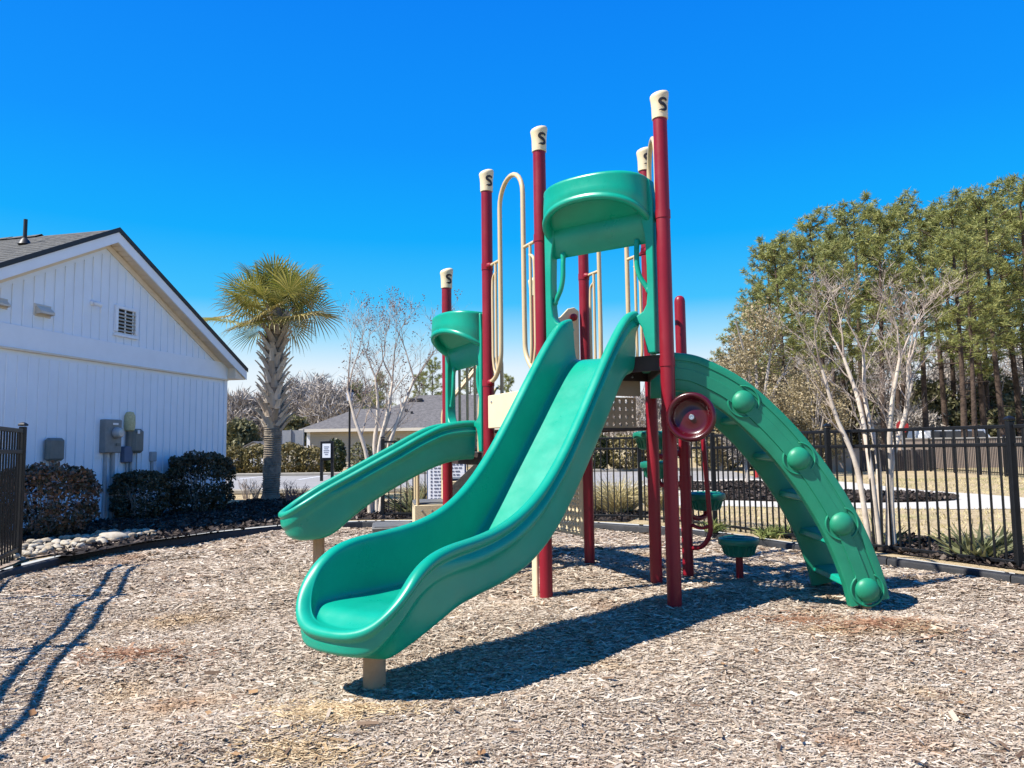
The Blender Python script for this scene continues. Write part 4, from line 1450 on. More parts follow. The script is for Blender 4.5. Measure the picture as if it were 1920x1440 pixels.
# roof: two slabs with overhang, rake boards and soffits
for sg, nm in ((1, 'near'), (-1, 'far')):
    e = EAVE + EO
    def RP(a, h, o): return HW(sR + sg * a, zRidge - SL * a + h, o)
    mb = MB()
    vs = [RP(0, .0, OV), RP(e, .0, OV), RP(e, .05, OV + .03), RP(0, .05, OV + .03), RP(0, .0, -DEP - OV), RP(e, 0, -DEP - OV), RP(e, .05, -DEP - OV), RP(0, .05, -DEP - OV)]
    mb.add(vs, [(0, 1, 2, 3), (4, 7, 6, 5), (0, 4, 5, 1), (3, 2, 6, 7), (1, 5, 6, 2), (0, 3, 7, 4)])
    # shingle courses: low steps
    n = 26
    for i in range(n):
        a0, a1 = e * i / n, e * (i + 1) / n + .02
        q = [RP(a0, .052, OV + .03), RP(a1, .062, OV + .03), RP(a1, .062, -DEP - OV), RP(a0, .052, -DEP - OV), RP(a1, .051, OV + .03), RP(a1, .051, -DEP - OV)]
        mb.add(q, [(0, 1, 2, 3), (1, 4, 5, 2)])
    rf = mb.build('roof', M['shingle'], HOUSE, smooth=0)
    mb = MB()
    vs = [RP(-.0, -.002, OV + .034), RP(e + .02, -.002, OV + .034), RP(e + .02, .085, OV + .034), RP(0, .085, OV + .034), RP(-.0, -.002, OV + .05), RP(e + .02, -.002, OV + .05), RP(e + .02, .085, OV + .05), RP(0, .085, OV + .05)]
    mb.add(vs, [(0, 1, 2, 3), (7, 6, 5, 4), (0, 4, 5, 1), (3, 2, 6, 7), (1, 5, 6, 2), (0, 3, 7, 4)])
    mb.build('drip_edge', M['drip'], rf, smooth=0)
    mb = MB()     # rake fascia
    h1 = -.19
    vs = [RP(0, h1, OV), RP(e, h1, OV), RP(e, -.004, OV), RP(0, -.004, OV), RP(0, h1, OV + .028), RP(e, h1, OV + .028), RP(e, -.004, OV + .028), RP(0, -.004, OV + .028)]
    mb.add(vs, [(0, 1, 2, 3), (7, 6, 5, 4), (0, 4, 5, 1), (3, 2, 6, 7), (1, 5, 6, 2), (0, 3, 7, 4)])
    mb.build('rake_board', M['trim'], rf, smooth=0)
    mb = MB()     # ribbed soffit under the rake
    n = 34
    for i in range(n):
        a0, a1 = e * i / n + .006, e * (i + 1) / n - .006
        vs = [RP(a0, h1 + .03, 0.0), RP(a1, h1 + .03, 0.0), RP(a1, h1 + .03, OV - .002), RP(a0, h1 + .03, OV - .002)]
        vs += [v + UP * .02 for v in vs]
        mb.add(vs, [(0, 1, 2, 3), (7, 6, 5, 4), (0, 4, 5, 1), (1, 5, 6, 2), (2, 6, 7, 3), (3, 7, 4, 0)])
    mb.build('soffit', M['soffit'], rf, smooth=0)
    mb = MB()     # frieze board on the wall below the soffit
    vs = [RP(0, h1 - .10, .004), RP(e - .36, h1 - .10, .004), RP(e - .36, h1 + .02, .004), RP(0, h1 + .02, .004)]
    vs += [v + hn * .022 for v in vs]
    mb.add(vs, [(0, 1, 2, 3), (7, 6, 5, 4), (0, 4, 5, 1), (1, 5, 6, 2), (2, 6, 7, 3), (3, 7, 4, 0)])
    mb.build('frieze_board', M['soffit'], rf, smooth=0)
    mb = MB()     # boxed eave along the side
    ze = zRidge - SL * e + h1
    se = sR + sg * (e - .005)
    si = sR + sg * (EAVE + .0)
    vs = [HW(si, ze, OV - .01), HW(se, ze, OV - .01), HW(se, ze + .25, OV - .01), HW(si, ze + .25 + SL * EO, OV - .01)]
    vs += [v - hn * (DEP + 2 * OV) for v in vs]
    mb.add(vs, [(0, 1, 2, 3), (7, 6, 5, 4), (0, 4, 5, 1), (1, 5, 6, 2), (2, 6, 7, 3), (3, 7, 4, 0)])
    mb.build('eave_box', M['soffit'], rf, smooth=0)
# ridge caps and plumbing vent pipe
mb = MB()
for i in range(38):
    o0 = OV - i * .33
    if i > 4:
        c = HW(sR, zRidge + .085, o0 - .16)
        for sg in (1, -1):
            vs = [HW(sR, zRidge + .092, o0), HW(sR, zRidge + .082, o0 - .36), HW(sR + sg * .15, zRidge + .078 - SL * .15, o0 - .36), HW(sR + sg * .15, zRidge + .088 - SL * .15, o0)]
            mb.add(vs, [(0, 1, 2, 3)])
mb.build('ridge_cap', M['shingle'], HOUSE, smooth=0)
mb = MB()
vp = HW(sR - .78, zRidge - SL * .78, -.98)
mb.lathe([(.11, .05), (.075, .12), (.04, .16)], vp[:], n=16)
mb.lathe([(.032, .0), (.032, .50)], vp[:], n=14)
mb.build('vent_pipe', M['drip'], HOUSE)
# louvred vent with frame
s, z = wall_hit(235, 603)
mb = MB()
w_, h_ = .44, .44
for (cs, cz, ww, hh) in ((0, h_/2 + .02, w_ + .16, .06), (0, -h_/2 - .06, w_ + .2, .05), (-w_/2 - .04, 0, .07, h_ + .0), (w_/2 + .04, 0, .07, h_ + .0)):
    mb.box(HW(s + cs, z + cz, .025), (ww, .05, hh), hx, hn, UP, b=.006)
lv = mb.build('louvre_vent', M['trim'], HOUSE, smooth=20)
mb = MB()
mb.box(HW(s, z, .004), (w_, .006, h_), hx, hn, UP)
mb.build('vent_opening', M['dark'], lv, smooth=0)
mb = MB()
yl = (hn * .78 - UP * .62).normalized(); zl = (hn * .62 + UP * .78)
for i in range(6):
    mb.box(HW(s, z - h_/2 + .035 + i * .066, .026), (w_, .052, .009), hx, yl, zl)
mb.build('louvre_slats', M['vent_grey'], lv, smooth=0)
# dryer hood vent, round vent and flood light
def hood_vent(px, py, k=1.0):
    s, z = wall_hit(px, py)
    mb = MB()
    mb.box(HW(s, z, .012), (.34 * k, .024, .20 * k), hx, hn, UP, b=.005)
    vs = [HW(s - .14*k, z + .08*k, .02), HW(s + .14*k, z + .08*k, .02), HW(s + .14*k, z - .02*k, .13*k), HW(s - .14*k, z - .02*k, .13*k), HW(s - .14*k, z - .06*k, .13*k), HW(s + .14*k, z - .06*k, .13*k), HW(s + .14*k, z - .075*k, .02), HW(s - .14*k, z - .075*k, .02)]
    mb.add(vs, [(0, 1, 2, 3), (3, 2, 5, 4), (0, 3, 4, 7), (1, 6, 5, 2)])
    mb.build('wall_vent', M['vent_grey'], HOUSE, smooth=20)
hood_vent(78, 583)
hood_vent(-2, 568, .8)
s, z = wall_hit(172, 568)
mb = MB()
mb.lathe([(.055, 0), (.05, .03), (.03, .05)], HW(s, z, 0)[:], n=16, X=hx, Y=UP, Z=hn)
fl_ = mb.build('security_camera', M['trim'], HOUSE)
mb = MB()
dr = (hn * .6 + hx * .55 - UP * .25).normalized()
ox = dr.orthogonal().normalized()
mb.lathe([(.03, 0), (.042, .03), (.045, .13), (.04, .14), (.034, .135)], HW(s, z, .05)[:], n=16, X=ox, Y=dr.cross(ox), Z=dr)
mb.build('camera_barrel', M['trim'], fl_)
mb = MB()
mb.lathe([(.033, .134), (.002, .138)], HW(s, z, .05)[:], n=16, X=ox, Y=dr.cross(ox), Z=dr)
mb.build('lens', M['dark'], fl_)

# ---- boxes on the wall
def wall_box(name, label, cat, px, py, w, h, dpt, m, stubs=(), round_=.012):
    s, z = wall_hit(px, py)
    t = thing(name, label, cat, HW(s, z - h / 2, 0)[:])
    mb = MB()
    mb.box(HW(s, z, dpt / 2 + .002), (w, dpt, h), hx, hn, UP, b=round_)
    mb.build('box', M[m], t, smooth=20, bevel=.004)
    for ds, r, zt in stubs:
        mb = MB()
        mb.tube([HW(s + ds, z - h / 2 + zt, .045), HW(s + ds, -.05, .045)], r, n=10)
        mb.build('conduit', M['conduit'], t)
    return t, s, z
t, s, z = wall_box('electric_meter', 'big grey electric meter box with a round glass dial on the clubhouse wall', 'meter', 201, 818, .40, .60, .14, 'meter_grey', ((.10, .04, .02), (-.08, .035, .02)))
mb = MB()
mb.box(HW(s - .05, z + .01, .006), (.56, .012, .80), hx, hn, UP, b=.003)
mb.build('back_plate', M['siding'], t)
mb = MB()
mb.lathe([(.10, .15), (.10, .19), (.092, .20)], HW(s + .04, z + .06, 0)[:], n=24, X=hx, Y=UP, Z=hn)
dl = mb.build('dial_ring', M['conduit'], t)
mb = MB()
mb.lathe([(.088, .195), (.088, .25), (.07, .275), (.002, .285)], HW(s + .04, z + .06, 0)[:], n=24, X=hx, Y=UP, Z=hn)
mb.build('glass_dial', M['glass'], dl)
mb = MB()
mb.box(HW(s + .10, z - .15, .156), (.10, .008, .05), hx, hn, UP)
mb.build('latch', M['meter_dark'], t)
mb = MB()
mb.box(HW(s + .02, z + .22, .156), (.13, .006, .035), hx, hn, UP)
mb.build('badge', M['white'], t)
wall_box('telecom_box', 'rounded dark grey telecom box low on the white wall at the left', 'utility box', 96, 843, .36, .38, .12, 'meter_dark', ((-.06, .014, 0), (.08, .022, 0)), .04)
t, s, z = wall_box('telecom_box', 'tall rounded dark grey utility box right of the electric meter', 'utility box', 249, 827, .30, .46, .15, 'meter_dark', ((-.09, .03, 0), (.06, .012, 0)), .05)
mb = MB()
mb.box(HW(s - .06, z + .17, .175), (.06, .006, .07), hx, hn, UP)
mb.build('sticker', M['white'], t)
wall_box('junction_box', 'small blue grey box squeezed between the meter and the tall utility box', 'utility box', 233, 852, .22, .30, .10, 'blue_box', ((.02, .02, 0),))
wall_box('conduit_box', 'tiny grey conduit box nearest the corner of the clubhouse', 'utility box', 283, 856, .15, .19, .08, 'conduit', ((-.02, .025, 0),))
s, z = wall_hit(238, 790)
mb = MB()
mb.lathe([(.02, -.20), (.09, -.17), (.10, -.05), (.095, .10), (.06, .17), (.01, .18)], HW(s, z, .06)[:], n=14)
o = mb.build('foam_sleeve', M['yellowish'])
tag(o, 'yellowish foam wrapped pipe end above the tall utility box', 'pipe cover')
mb = MB()
mb.tube([HW(s, z - .18, .06), HW(s, z - .55, .05)], .05, n=12)
mb.build('pipe', M['meter_dark'], o)

# ---- clipped shrubs
def shrub_mesh(rx, ry, rz, n, leaf, mats, seed, gaps=.55, boxy=3.2):
    g = np.random.default_rng(seed)
    d = unit(n, g)
    # superellipsoid shell
    p = np.power(np.abs(d), 2 / boxy) * np.sign(d)
    p /= (np.abs(p) ** boxy).sum(1, keepdims=True) ** (1 / boxy)
    rad = 1 - np.abs(g.normal(0, .13, (n, 1)))
    bump = 1 + .06 * np.sin(d[:, :1] * 9 + seed) * np.sin(d[:, 1:2] * 8 + 2) + .05 * np.sin(d[:, 2:] * 13)
    p = p * rad * bump * np.array([rx, ry, rz])
    p[:, 2] += rz
    # thin out low down where stems show
    keep = g.uniform(size=n) < np.clip(p[:, 2] / (rz * 2 * gaps) + .22, 0, 1)
    return leaf_quads('leaves', p[keep], leaf, mats, g)
def shrub(name, label, cat, loc, rx, ry, rz, n, leaf, m, seed, group=None, stems=True, gaps=.55, boxy=3.2):
    t = thing(name, label, cat, loc, group)
    o = bpy.data.objects.new('foliage', shrub_mesh(rx, ry, rz, n, leaf, m, seed, gaps, boxy))
    COL.objects.link(o); o.parent = t
    if stems:
        g = random.Random(seed)
        mb = MB()
        for i in range(16):
            a = g.uniform(0, 6.28); q = g.uniform(.2, .8)
            mb.tube([(.1 * math.cos(a), .1 * math.sin(a), -.05), (rx * q * .5 * math.cos(a), ry * q * .5 * math.sin(a), rz * .6), (rx * q * math.cos(a), ry * q * math.sin(a), rz * 1.5)], [.014, .011, .005], n=5)
        s_ = mb.build('stems', M['bare_wood'])
        s_.parent = t; s_.matrix_parent_inverse = Matrix()
    return t
q = on_ground(112, 1003, GZ + .02)
shrub('clipped_shrub', 'wide clipped shrub with reddish leaves beside the left fence post', 'shrub', (q.x - .32, q.y + .1, GZ), .70, .55, .52, 9000, .05, M['shrub_red'], 1)
q = on_ground(250, 972, GZ + .02)
shrub('clipped_shrub', 'smallest dark clipped shrub, middle of three against the white wall', 'shrub', (q.x + .05, q.y + .1, GZ), .46, .40, .44, 6000, .048, M['shrub'], 2)
q = on_ground(365, 960, GZ + .02)
shrub('clipped_shrub', 'dense dark clipped shrub at the right corner of the clubhouse', 'shrub', (q.x + .02, q.y + .2, GZ), .60, .52, .60, 9500, .05, M['shrub'], 3)
# low bare twiggy plants near the palm
def twig_plant(name, label, loc, h, n, m, seed, group=None):
    g = random.Random(seed)
    t = thing(name, label, 'plant', loc, group)
    mb = MB()
    for i in range(n):
        a = g.uniform(0, 6.28); q = g.uniform(.1, .55) * h
        p0 = Vector((g.uniform(-.06, .06), g.uniform(-.06, .06), -.03)); p2 = Vector((q * math.cos(a), q * math.sin(a), h * g.uniform(.6, 1)))
        p1 = (p0 + p2) / 2 + Vector((0, 0, .1 * h))
        mb.tube([p0, p1, p2], [.008, .006, .003], n=4)
        for k in range(4):
            b = p1.lerp(p2, g.uniform(0, .9))
            mb.tube([b, b + Vector((g.uniform(-.12, .12), g.uniform(-.12, .12), g.uniform(.05, .16))) * h * 1.4], [.004, .002], n=4)
    o = mb.build('twigs', m)
    o.parent = t; o.matrix_parent_inverse = Matrix()
    return t
for i, (px, py, h) in enumerate(((462, 936, .55), (478, 938, .48), (541, 944, .5), (557, 955, .55), (590, 962, .42))):
    q = on_ground(px, py, GZ)
    twig_plant('bare_plant', ['bare twiggy plant close to the clubhouse corner', 'bare twiggy plant just left of the palm trunk', 'bare reddish twigs just right of the palm trunk', 'bare reddish twigs above the end of the low slide', 'short bare twigs behind the low slide'][i],
               (q.x, q.y, GZ), h, 16, M['twig'] if i < 2 else M['rose_twig'], 40 + i, 'bare plants in the mulch bed')

# ---- river stones beside the border
g = random.Random(5)
import bmesh
stone_meshes = []
for k in range(7):
    bm = bmesh.new()
    bmesh.ops.create_icosphere(bm, subdivisions=3, radius=1)
    sx_, sy_, sz_ = g.uniform(.85, 1.3), g.uniform(.65, .95), g.uniform(.45, .68)
    ph = [g.uniform(0, 6) for _ in range(4)]
    for v in bm.verts:
        c = v.co
        f = 1 + .10 * math.sin(2.3 * c.x + ph[0]) + .08 * math.sin(2.9 * c.y + ph[1]) + .06 * math.sin(4.1 * c.z + 3 * c.x + ph[2])
        v.co = Vector((c.x * sx_, c.y * sy_, c.z * sz_)) * f
    me = bpy.data.meshes.new('river_stone')
    bm.to_mesh(me); bm.free()
    me.polygons.foreach_set('use_smooth', [True] * len(me.polygons))
    me.materials.append(M['stone_white'] if k % 2 else M['stone'])
    stone_meshes.append(me)
def edge_x(y):
    ys = [b for a, b in EDGE_S if a < 0]; xs = [a for a, b in EDGE_S if a < 0]
    return float(np.interp(y, ys[:40], xs[:40]))
placed = []
tries = 0
while len(placed) < 190 and tries < 6000:
    tries += 1
    px = g.uniform(2, 290)
    lo = np.interp(px, [0, 60, 240, 290], [1078, 1050, 1016, 1008]) - 3
    hi = np.interp(px, [0, 60, 130, 220, 290], [1048, 1022, 1016, 1000, 1000])
    py = g.uniform(hi, lo)
    q = on_ground(px, py, GZ)
    r = g.choice([.035, .045, .055, .065, .075, .095]) * (.8 if px > 240 else 1)
    if q.x > edge_x(q.y) - .10: continue
    if any((q.x - a) ** 2 + (q.y - b) ** 2 < ((r + rr) * .72) ** 2 for a, b, rr in placed): continue
    placed.append((q.x, q.y, r))
for i, (x, y, r) in enumerate(placed):
    o = bpy.data.objects.new('river_stone', g.choice(stone_meshes))
    COL.objects.link(o)
    o.location = (x, y, GZ + r * .30 + (.05 * g.random() if r < .07 else 0))
    o.rotation_euler = (g.uniform(-.25, .25), g.uniform(-.25, .25), g.uniform(0, 6.28))
    o.scale = (r, r, r)
    tag(o, 'smooth pale river stone in the bed between the left fence and the clubhouse', 'stone', 'river stones by the left fence')
q = on_ground(212, 1016, GZ)
o = bpy.data.objects.new('river_stone', stone_meshes[1]); COL.objects.link(o)
o.location = (q.x, q.y, GZ + .06); o.scale = (.16, .12, .12); o.rotation_euler = (.1, .15, .3)
tag(o, 'largest flat cream stone at the right end of the river stones', 'stone', 'river stones by the left fence')
poly_sheet('gravel_bed', [(-5.25, 7.6), (-5.5, 8.7), (-5.2, 10.15), (-6.2, 10.6), (-7.4, 9.6), (-7.2, 8.3), (-6.2, 7.0)], GZ + .02, M['chip_base'])

# ---- cabbage palm
def palm(px, Yp):
    b = at(px, 900, Yp); b.z = GZ
    t = thing('palm_tree', 'cabbage palm with criss-cross leaf bases standing by the clubhouse', 'palm tree', b[:])
    g = random.Random(11)
    Ht = 4.35
    ax = lambda z: Vector((b.x + .10 * (z / Ht) ** 2 + .02 * math.sin(z * 1.3), b.y, GZ + z))
    mb = MB()
    path = [ax(z) for z in np.linspace(-.1, Ht, 40)]
    rad = [.205 if z < .1 else .19 + .012 * math.sin(z * 23) + .006 * math.sin(z * 51) for z in np.linspace(-.1, 1.75, 18)] + [.185] * 22
    mb.tube(path, rad, n=22)
    for i in range(34):      # ring scars on the smooth part
        z = .05 + i * .05
        mb.lathe([(.186, -.012), (.203, .0), (.186, .012)], ax(z)[:], n=22, capb=False, capt=False)
    trunk = mb.build('trunk', M['palm_bark'], t, smooth=60)
    # boots: old leaf bases, each a forked strap that leaves the trunk upwards
    mb = MB()
    n = 120
    for i in range(n):
        z = 1.62 + (Ht - 1.72) * i / n
        a = i * 2.39996 + g.uniform(-.12, .12)
        dv = Vector((math.cos(a), math.sin(a), 0)); sv = Vector((-math.sin(a), math.cos(a), 0))
        L = g.uniform(.24, .36) * (1.15 if i < 20 else 1)
        c = ax(z)
        w0, w1 = .085, g.uniform(.035, .05)
        lean = g.uniform(.32, .55) if i > 14 else g.uniform(.5, .8)
        up = (UP * 1 + dv * lean).normalized()
        nr = (dv - UP * lean * .6).normalized()
        tw = sv * g.uniform(-.25, .25)
        base = c + dv * .165 - UP * .05
        rows = []
        for q, w, th in ((0, w0, .045), (.45, (w0 + w1) / 2, .035), (.8, w1 * 1.05, .028), (1.0, w1 * 1.3, .02)):
            cc = base + up * (L * q) + dv * (.10 * q * q) + tw * (q * .3)
            rows += [cc - sv * w, cc - nr * -th, cc + sv * w, cc - nr * th * .3]
        fs = []
        for r_ in range(3):
            for j in range(4):
                j2 = (j + 1) % 4
                fs.append((r_ * 4 + j, r_ * 4 + j2, r_ * 4 + 4 + j2, r_ * 4 + 4 + j))
        fs += [(3, 2, 1, 0), (12, 13, 14, 15)]
        mb.add(rows, fs)
    mb.build('leaf_bases', M['palm_boot'], trunk, smooth=0)
    # fan fronds
    crown = ax(Ht) + UP * .05
    def frond(L, az, el, dry, k):
        gg = random.Random(k)
        o = []
        dv = Vector((math.cos(az) * math.cos(el), math.sin(az) * math.cos(el), math.sin(el)))
        side = Vector((-math.sin(az), math.cos(az), 0))
        end = crown + dv * L + UP * (-.18 * L * L * math.cos(el))
        mid = crown + dv * L * .5 + UP * .03
        mb = MB()
        mb.tube([crown + dv * .06, mid, end], [.028, .019, .013], n=6)
        # blade: folded leaflets from the end of the stem, recurving along the costa
        fd = (end - mid).normalized()
        roll = Matrix.Rotation(gg.uniform(-1.15, 1.15), 3, fd)
        fs_ = roll @ side
        fu = fs_.cross(fd).normalized()
        # the fan hangs: tip its plane down from the stem
        dip = Matrix.Rotation(-gg.uniform(.15, .75), 3, fs_)
        fd = dip @ fd; fu = dip @ fu
        if fu.z < 0: fu = -fu
        side = fs_
        n = 36
        R0 = gg.uniform(.66, .86)
        for i in range(n):
            a = (i / (n - 1) - .5) * R(278)
            ln = R0 * (1 - .25 * (abs(a) / R(139)) ** 1.5) * gg.uniform(.88, 1.08)
            d = fd * math.cos(a) + side * math.sin(a)
            sd = -fd * math.sin(a) + side * math.cos(a)
            w = R0 * .021
            start = end + fd * .08 * max(0, math.cos(a))
            cup = .10 + .10 * abs(math.sin(a))
            p0 = start
            p1 = start + d * ln * .45 + fu * (cup * ln * .4)
            p2 = start + d * ln * .78 + fu * (cup * ln * .35) - UP * (.04 * ln)
            p3 = start + d * ln * 1.0 + fu * (.05 * ln) - UP * ((.08 + .22 * gg.random()) * ln)
            fold = fu * (w * .7)
            vs = [p0, p1 - sd * w, p1 - fold, p1 + sd * w, p2 - sd * w * .55, p2 - fold * .5, p2 + sd * w * .55, p3]
            mb.add(vs, [(0, 2, 1), (0, 3, 2), (1, 2, 5, 4), (2, 3, 6, 5), (4, 5, 7), (5, 6, 7)], 1)
        o = mb.build('frond', [M['petiole'], M['frond_dry'] if dry else M['frond']], t, smooth=0)
        return o
    k = 0
    for (nn, el0, el1, L0, L1) in ((5, 62, 82, .40, .6), (8, 36, 58, .5, .75), (9, 10, 32, .6, .85), (8, -25, 4, .65, .85), (6, -55, -30, .4, .6)):
        for i in range(nn):
            az = 2 * math.pi * (i + g.uniform(-.25, .25)) / nn + nn
            frond(g.uniform(L0, L1), az, R(g.uniform(el0, el1)), el1 < 5 and g.random() < .6, k)
            k += 1
    # one long frond reaching left over the roof edge
    frond(1.25, math.pi - .05, R(2), True, 99)
    frond(1.05, math.pi + .5, R(-14), False, 98)
    t.scale = (1.09, 1.09, 1.09)
    return t
palm(508, 18.55)

# ================================================================== TREES AND BACKGROUND
def crape(name, label, base, stems, seed, depth, spread, seeds=False, rscale=1.0, lean=.35):
    """multi-stemmed bare tree; stems = list of (base dx, base dy, tip dx, tip dy, tip z, radius)"""
    t = thing(name, label, 'tree', base[:])
    g = random.Random(seed)
    tips = []
    tw = MB()
    def grow(mb, p, d, L, r, lv):
        n = 3
        pts, rr = [p], [r]
        q = p
        for i in range(n):
            d = (d + Vector((g.uniform(-1, 1), g.uniform(-1, 1), g.uniform(-.6, .8))) * (.10 + .035 * lv)).normalized()
            q = q + d * (L / n)
            pts.append(q); rr.append(r * (1 - .42 * (i + 1) / n))
        mb.tube(pts, rr, n=7 if lv < 2 else (5 if lv < 3 else 3), caps=False)
        if lv >= depth:
            tips.append((q, d))
            return
        kids = 2 if lv < 2 else g.choice((2, 3, 3))
        for i in range(kids):
            a = g.uniform(0, 6.28)
            ax = Vector((math.cos(a), math.sin(a), 0))
            nd = (d + (ax - d * ax.dot(d)) * g.uniform(.25, .62) * spread + Vector((0, 0, .10))).normalized()
            grow(tw if lv >= 1 else mb, q, nd, L * g.uniform(.62, .86), rr[-1] * g.uniform(.62, .85), lv + 1)
        if lv >= 1:
            for i in range(2):
                c = pts[g.randint(1, n)]
                a = g.uniform(0, 6.28)
                nd = (d + Vector((math.cos(a), math.sin(a), g.uniform(-.1, .6))) * .9).normalized()
                grow(tw, c, nd, L * g.uniform(.4, .6), max(rr[-1] * .45, .003), max(lv + 1, depth - 1))
    for (bx, by, tx, ty, tz, r) in stems:
        mb = MB()
        p0 = base + Vector((bx, by, -.08)); p3 = base + Vector((tx, ty, tz))
        m1 = p0.lerp(p3, .33) + Vector((g.uniform(-.05, .05), g.uniform(-.05, .05), .14 * tz)); m2 = p0.lerp(p3, .68) + Vector((g.uniform(-.05, .05), g.uniform(-.05, .05), .08 * tz))
        m1.x -= (p3.x - p0.x) * .15; m1.y -= (p3.y - p0.y) * .15
        pts = spline([p0, m1, m2, p3], 6)
        rad = [r * (1 - .5 * i / (len(pts) - 1)) * (1 + .07 * math.sin(i * 1.7 + bx * 9)) for i in range(len(pts))]
        mb.tube(pts, rad, n=10)
        d = (pts[-1] - pts[-3]).normalized()
        # side limbs on the upper half, then the head
        for k in (9, 12, 15):
            a = g.uniform(0, 6.28)
            nd = (d + Vector((math.cos(a), math.sin(a), .2)) * .6).normalized()
            grow(tw, pts[min(k, len(pts) - 1)], nd, g.uniform(.40, .6) * rscale, rad[min(k, len(pts) - 1)] * .45, 2)
        for k in range(2):
            a = g.uniform(0, 6.28)
            nd = (d + Vector((math.cos(a), math.sin(a), .1)) * lean).normalized()
            grow(tw, pts[-1], nd, g.uniform(.5, .7) * rscale, rad[-1] * .8, 1)
        mb.build('trunk', M['myrtle_bark'], t, smooth=60)
    tw.build('branches', M['myrtle_twig'], t, smooth=60)
    if seeds:
        sm = MB()
        for (q, d) in tips:
            if g.random() < seeds and q.z > base.z + 2.2:
                for k in range(5):
                    c = q + d * (.03 * k) + Vector((g.uniform(-.045, .045), g.uniform(-.045, .045), g.uniform(-.03, .03)))
                    r = g.uniform(.009, .015)
                    sm.add([c + Vector(v) * r for v in ((1, 0, 0), (-1, 0, 0), (0, 1, 0), (0, -1, 0), (0, 0, 1), (0, 0, -1))],
                           [(0, 2, 4), (2, 1, 4), (1, 3, 4), (3, 0, 4), (2, 0, 5), (1, 2, 5), (3, 1, 5), (0, 3, 5)])
        sm.build('seed_pods', M['seed'], t, smooth=0)
    return t
M['myrtle_twig'] = mat('myrtle_branch', (0.47, 0.39, 0.32), 0.75, 0.25, color2=(0.33, 0.26, 0.21), vscale=5)
M['myrtle_grey'] = mat('grey_myrtle_branch', (0.33, 0.27, 0.235), 0.8, 0.2)
cb = Vector((on_ground(1680, 1038, GZ).x, on_ground(1680, 1038, GZ).y + .25, GZ))
crape('crape_myrtle', 'bare pale multi-stemmed tree behind the right fence panel', cb,
      [(-.13, .05, -.56, .1, 2.05, .034), (-.04, 0, -.26, .2, 2.2, .036), (.0, .10, .02, .3, 2.25, .034), (.05, .02, .24, -.1, 2.15, .036), (.12, .04, .46, .15, 2.1, .034), (.10, .10, .60, .35, 1.9, .028)],
      3, 5, .95, rscale=.62)
cb = Vector((-2.62, 14.3, GZ))
crape('crape_myrtle', 'bare grey multi-stemmed tree with seed pods behind the low slide', cb,
      [(-.06, .0, -.55, .15, 2.35, .048), (.0, .06, -.02, .2, 2.6, .05), (.05, .02, .33, .1, 2.5, .048), (.10, .0, .72, .25, 2.55, .045), (-.10, .05, .25, .3, 1.9, .04)],
      12, 5, 1.05, seeds=.10, rscale=.92, lean=.5)

# ---- tall pines on the right
def pine_parts(H, seed, lo=.42, n_br=46, rad=2.4, spars=1.0):
    g = random.Random(seed)
    gn = np.random.default_rng(seed)
    mb = MB()
    lx, ly = g.uniform(-.5, .5), g.uniform(-.5, .5)
    ax = lambda q: Vector((lx * q * q + .12 * math.sin(q * 5 + seed), ly * q * q, H * q))
    pts = [ax(q) for q in np.linspace(-.01, 1, 16)]
    r0 = .012 * H
    mb.tube(pts, [r0 * (1 - .85 * i / 15) + .015 for i in range(16)], n=9)
    C = []
    for i in range(n_br):
        q = lo + (1 - lo) * ((i + g.random()) / n_br) ** .9
        p = ax(q)
        a = g.uniform(0, 6.28)
        env = math.sin(min(1, (1 - q) / (1 - lo) * 1.12 + .10) * math.pi * .62)
        L = rad * (.35 + .65 * env) * g.uniform(.55, 1.1)
        up = .15 + .55 * (q - lo) / (1 - lo)
        d = Vector((math.cos(a), math.sin(a), up)).normalized()
        e = p + d * L
        m_ = p + d * L * .5 - UP * .10 * L
        mb.tube([p, m_, e], [.045 * (1 - .6 * q) * H / 16, .03 * H / 16, .012], n=4, caps=False)
        nt_ = int(5.5 * spars * (.5 + L / rad))
        for k in range(nt_):
            s = g.uniform(.45, 1.05)
            c = p.lerp(e, s) + Vector((g.gauss(0, .26), g.gauss(0, .26), g.gauss(.12, .17))) * (L / rad + .25)
            C.append(c)
            if k % 2 == 0:
                mb.tube([p.lerp(e, s * .8), c], [.014, .008], n=3, caps=False)
    for k in range(14):
        C.append(ax(1) + Vector((g.gauss(0, .35), g.gauss(0, .35), g.uniform(-.9, .25))))
    # dead stubs on the bare trunk
    for i in range(10):
        q = g.uniform(.12, lo)
        a = g.uniform(0, 6.28)
        p = ax(q)
        mb.tube([p, p + Vector((math.cos(a), math.sin(a), g.uniform(-.2, .4))) * g.uniform(.3, 1.2)], [.03, .01], n=4, caps=False)
    trunk = mb.mesh('trunk', M['pine_bark'], 60)
    C = np.array([c[:] for c in C])
    nb = 27
    P = np.repeat(C, nb, 0) + gn.normal(0, .05, (len(C) * nb, 3))
    D = unit(len(P), gn); D[:, 2] = D[:, 2] * .75 + .22
    D /= np.linalg.norm(D, axis=1, keepdims=True)
    crown = blades_mesh('needles', P, D, gn.uniform(.20, .42, len(P)), .020, None if False else [M['pine']] , seed=seed)
    return trunk, crown
pine_kinds = [pine_parts(16.5, 1), pine_parts(17.5, 2, lo=.50), pine_parts(15.0, 3, lo=.36, rad=2.6), pine_parts(14.0, 4, lo=.30, n_br=52, rad=2.3), pine_parts(18.0, 5, lo=.46, rad=2.7)]
PINE_LABELS = 'tall pine with a long bare trunk in the row beyond the right fence'
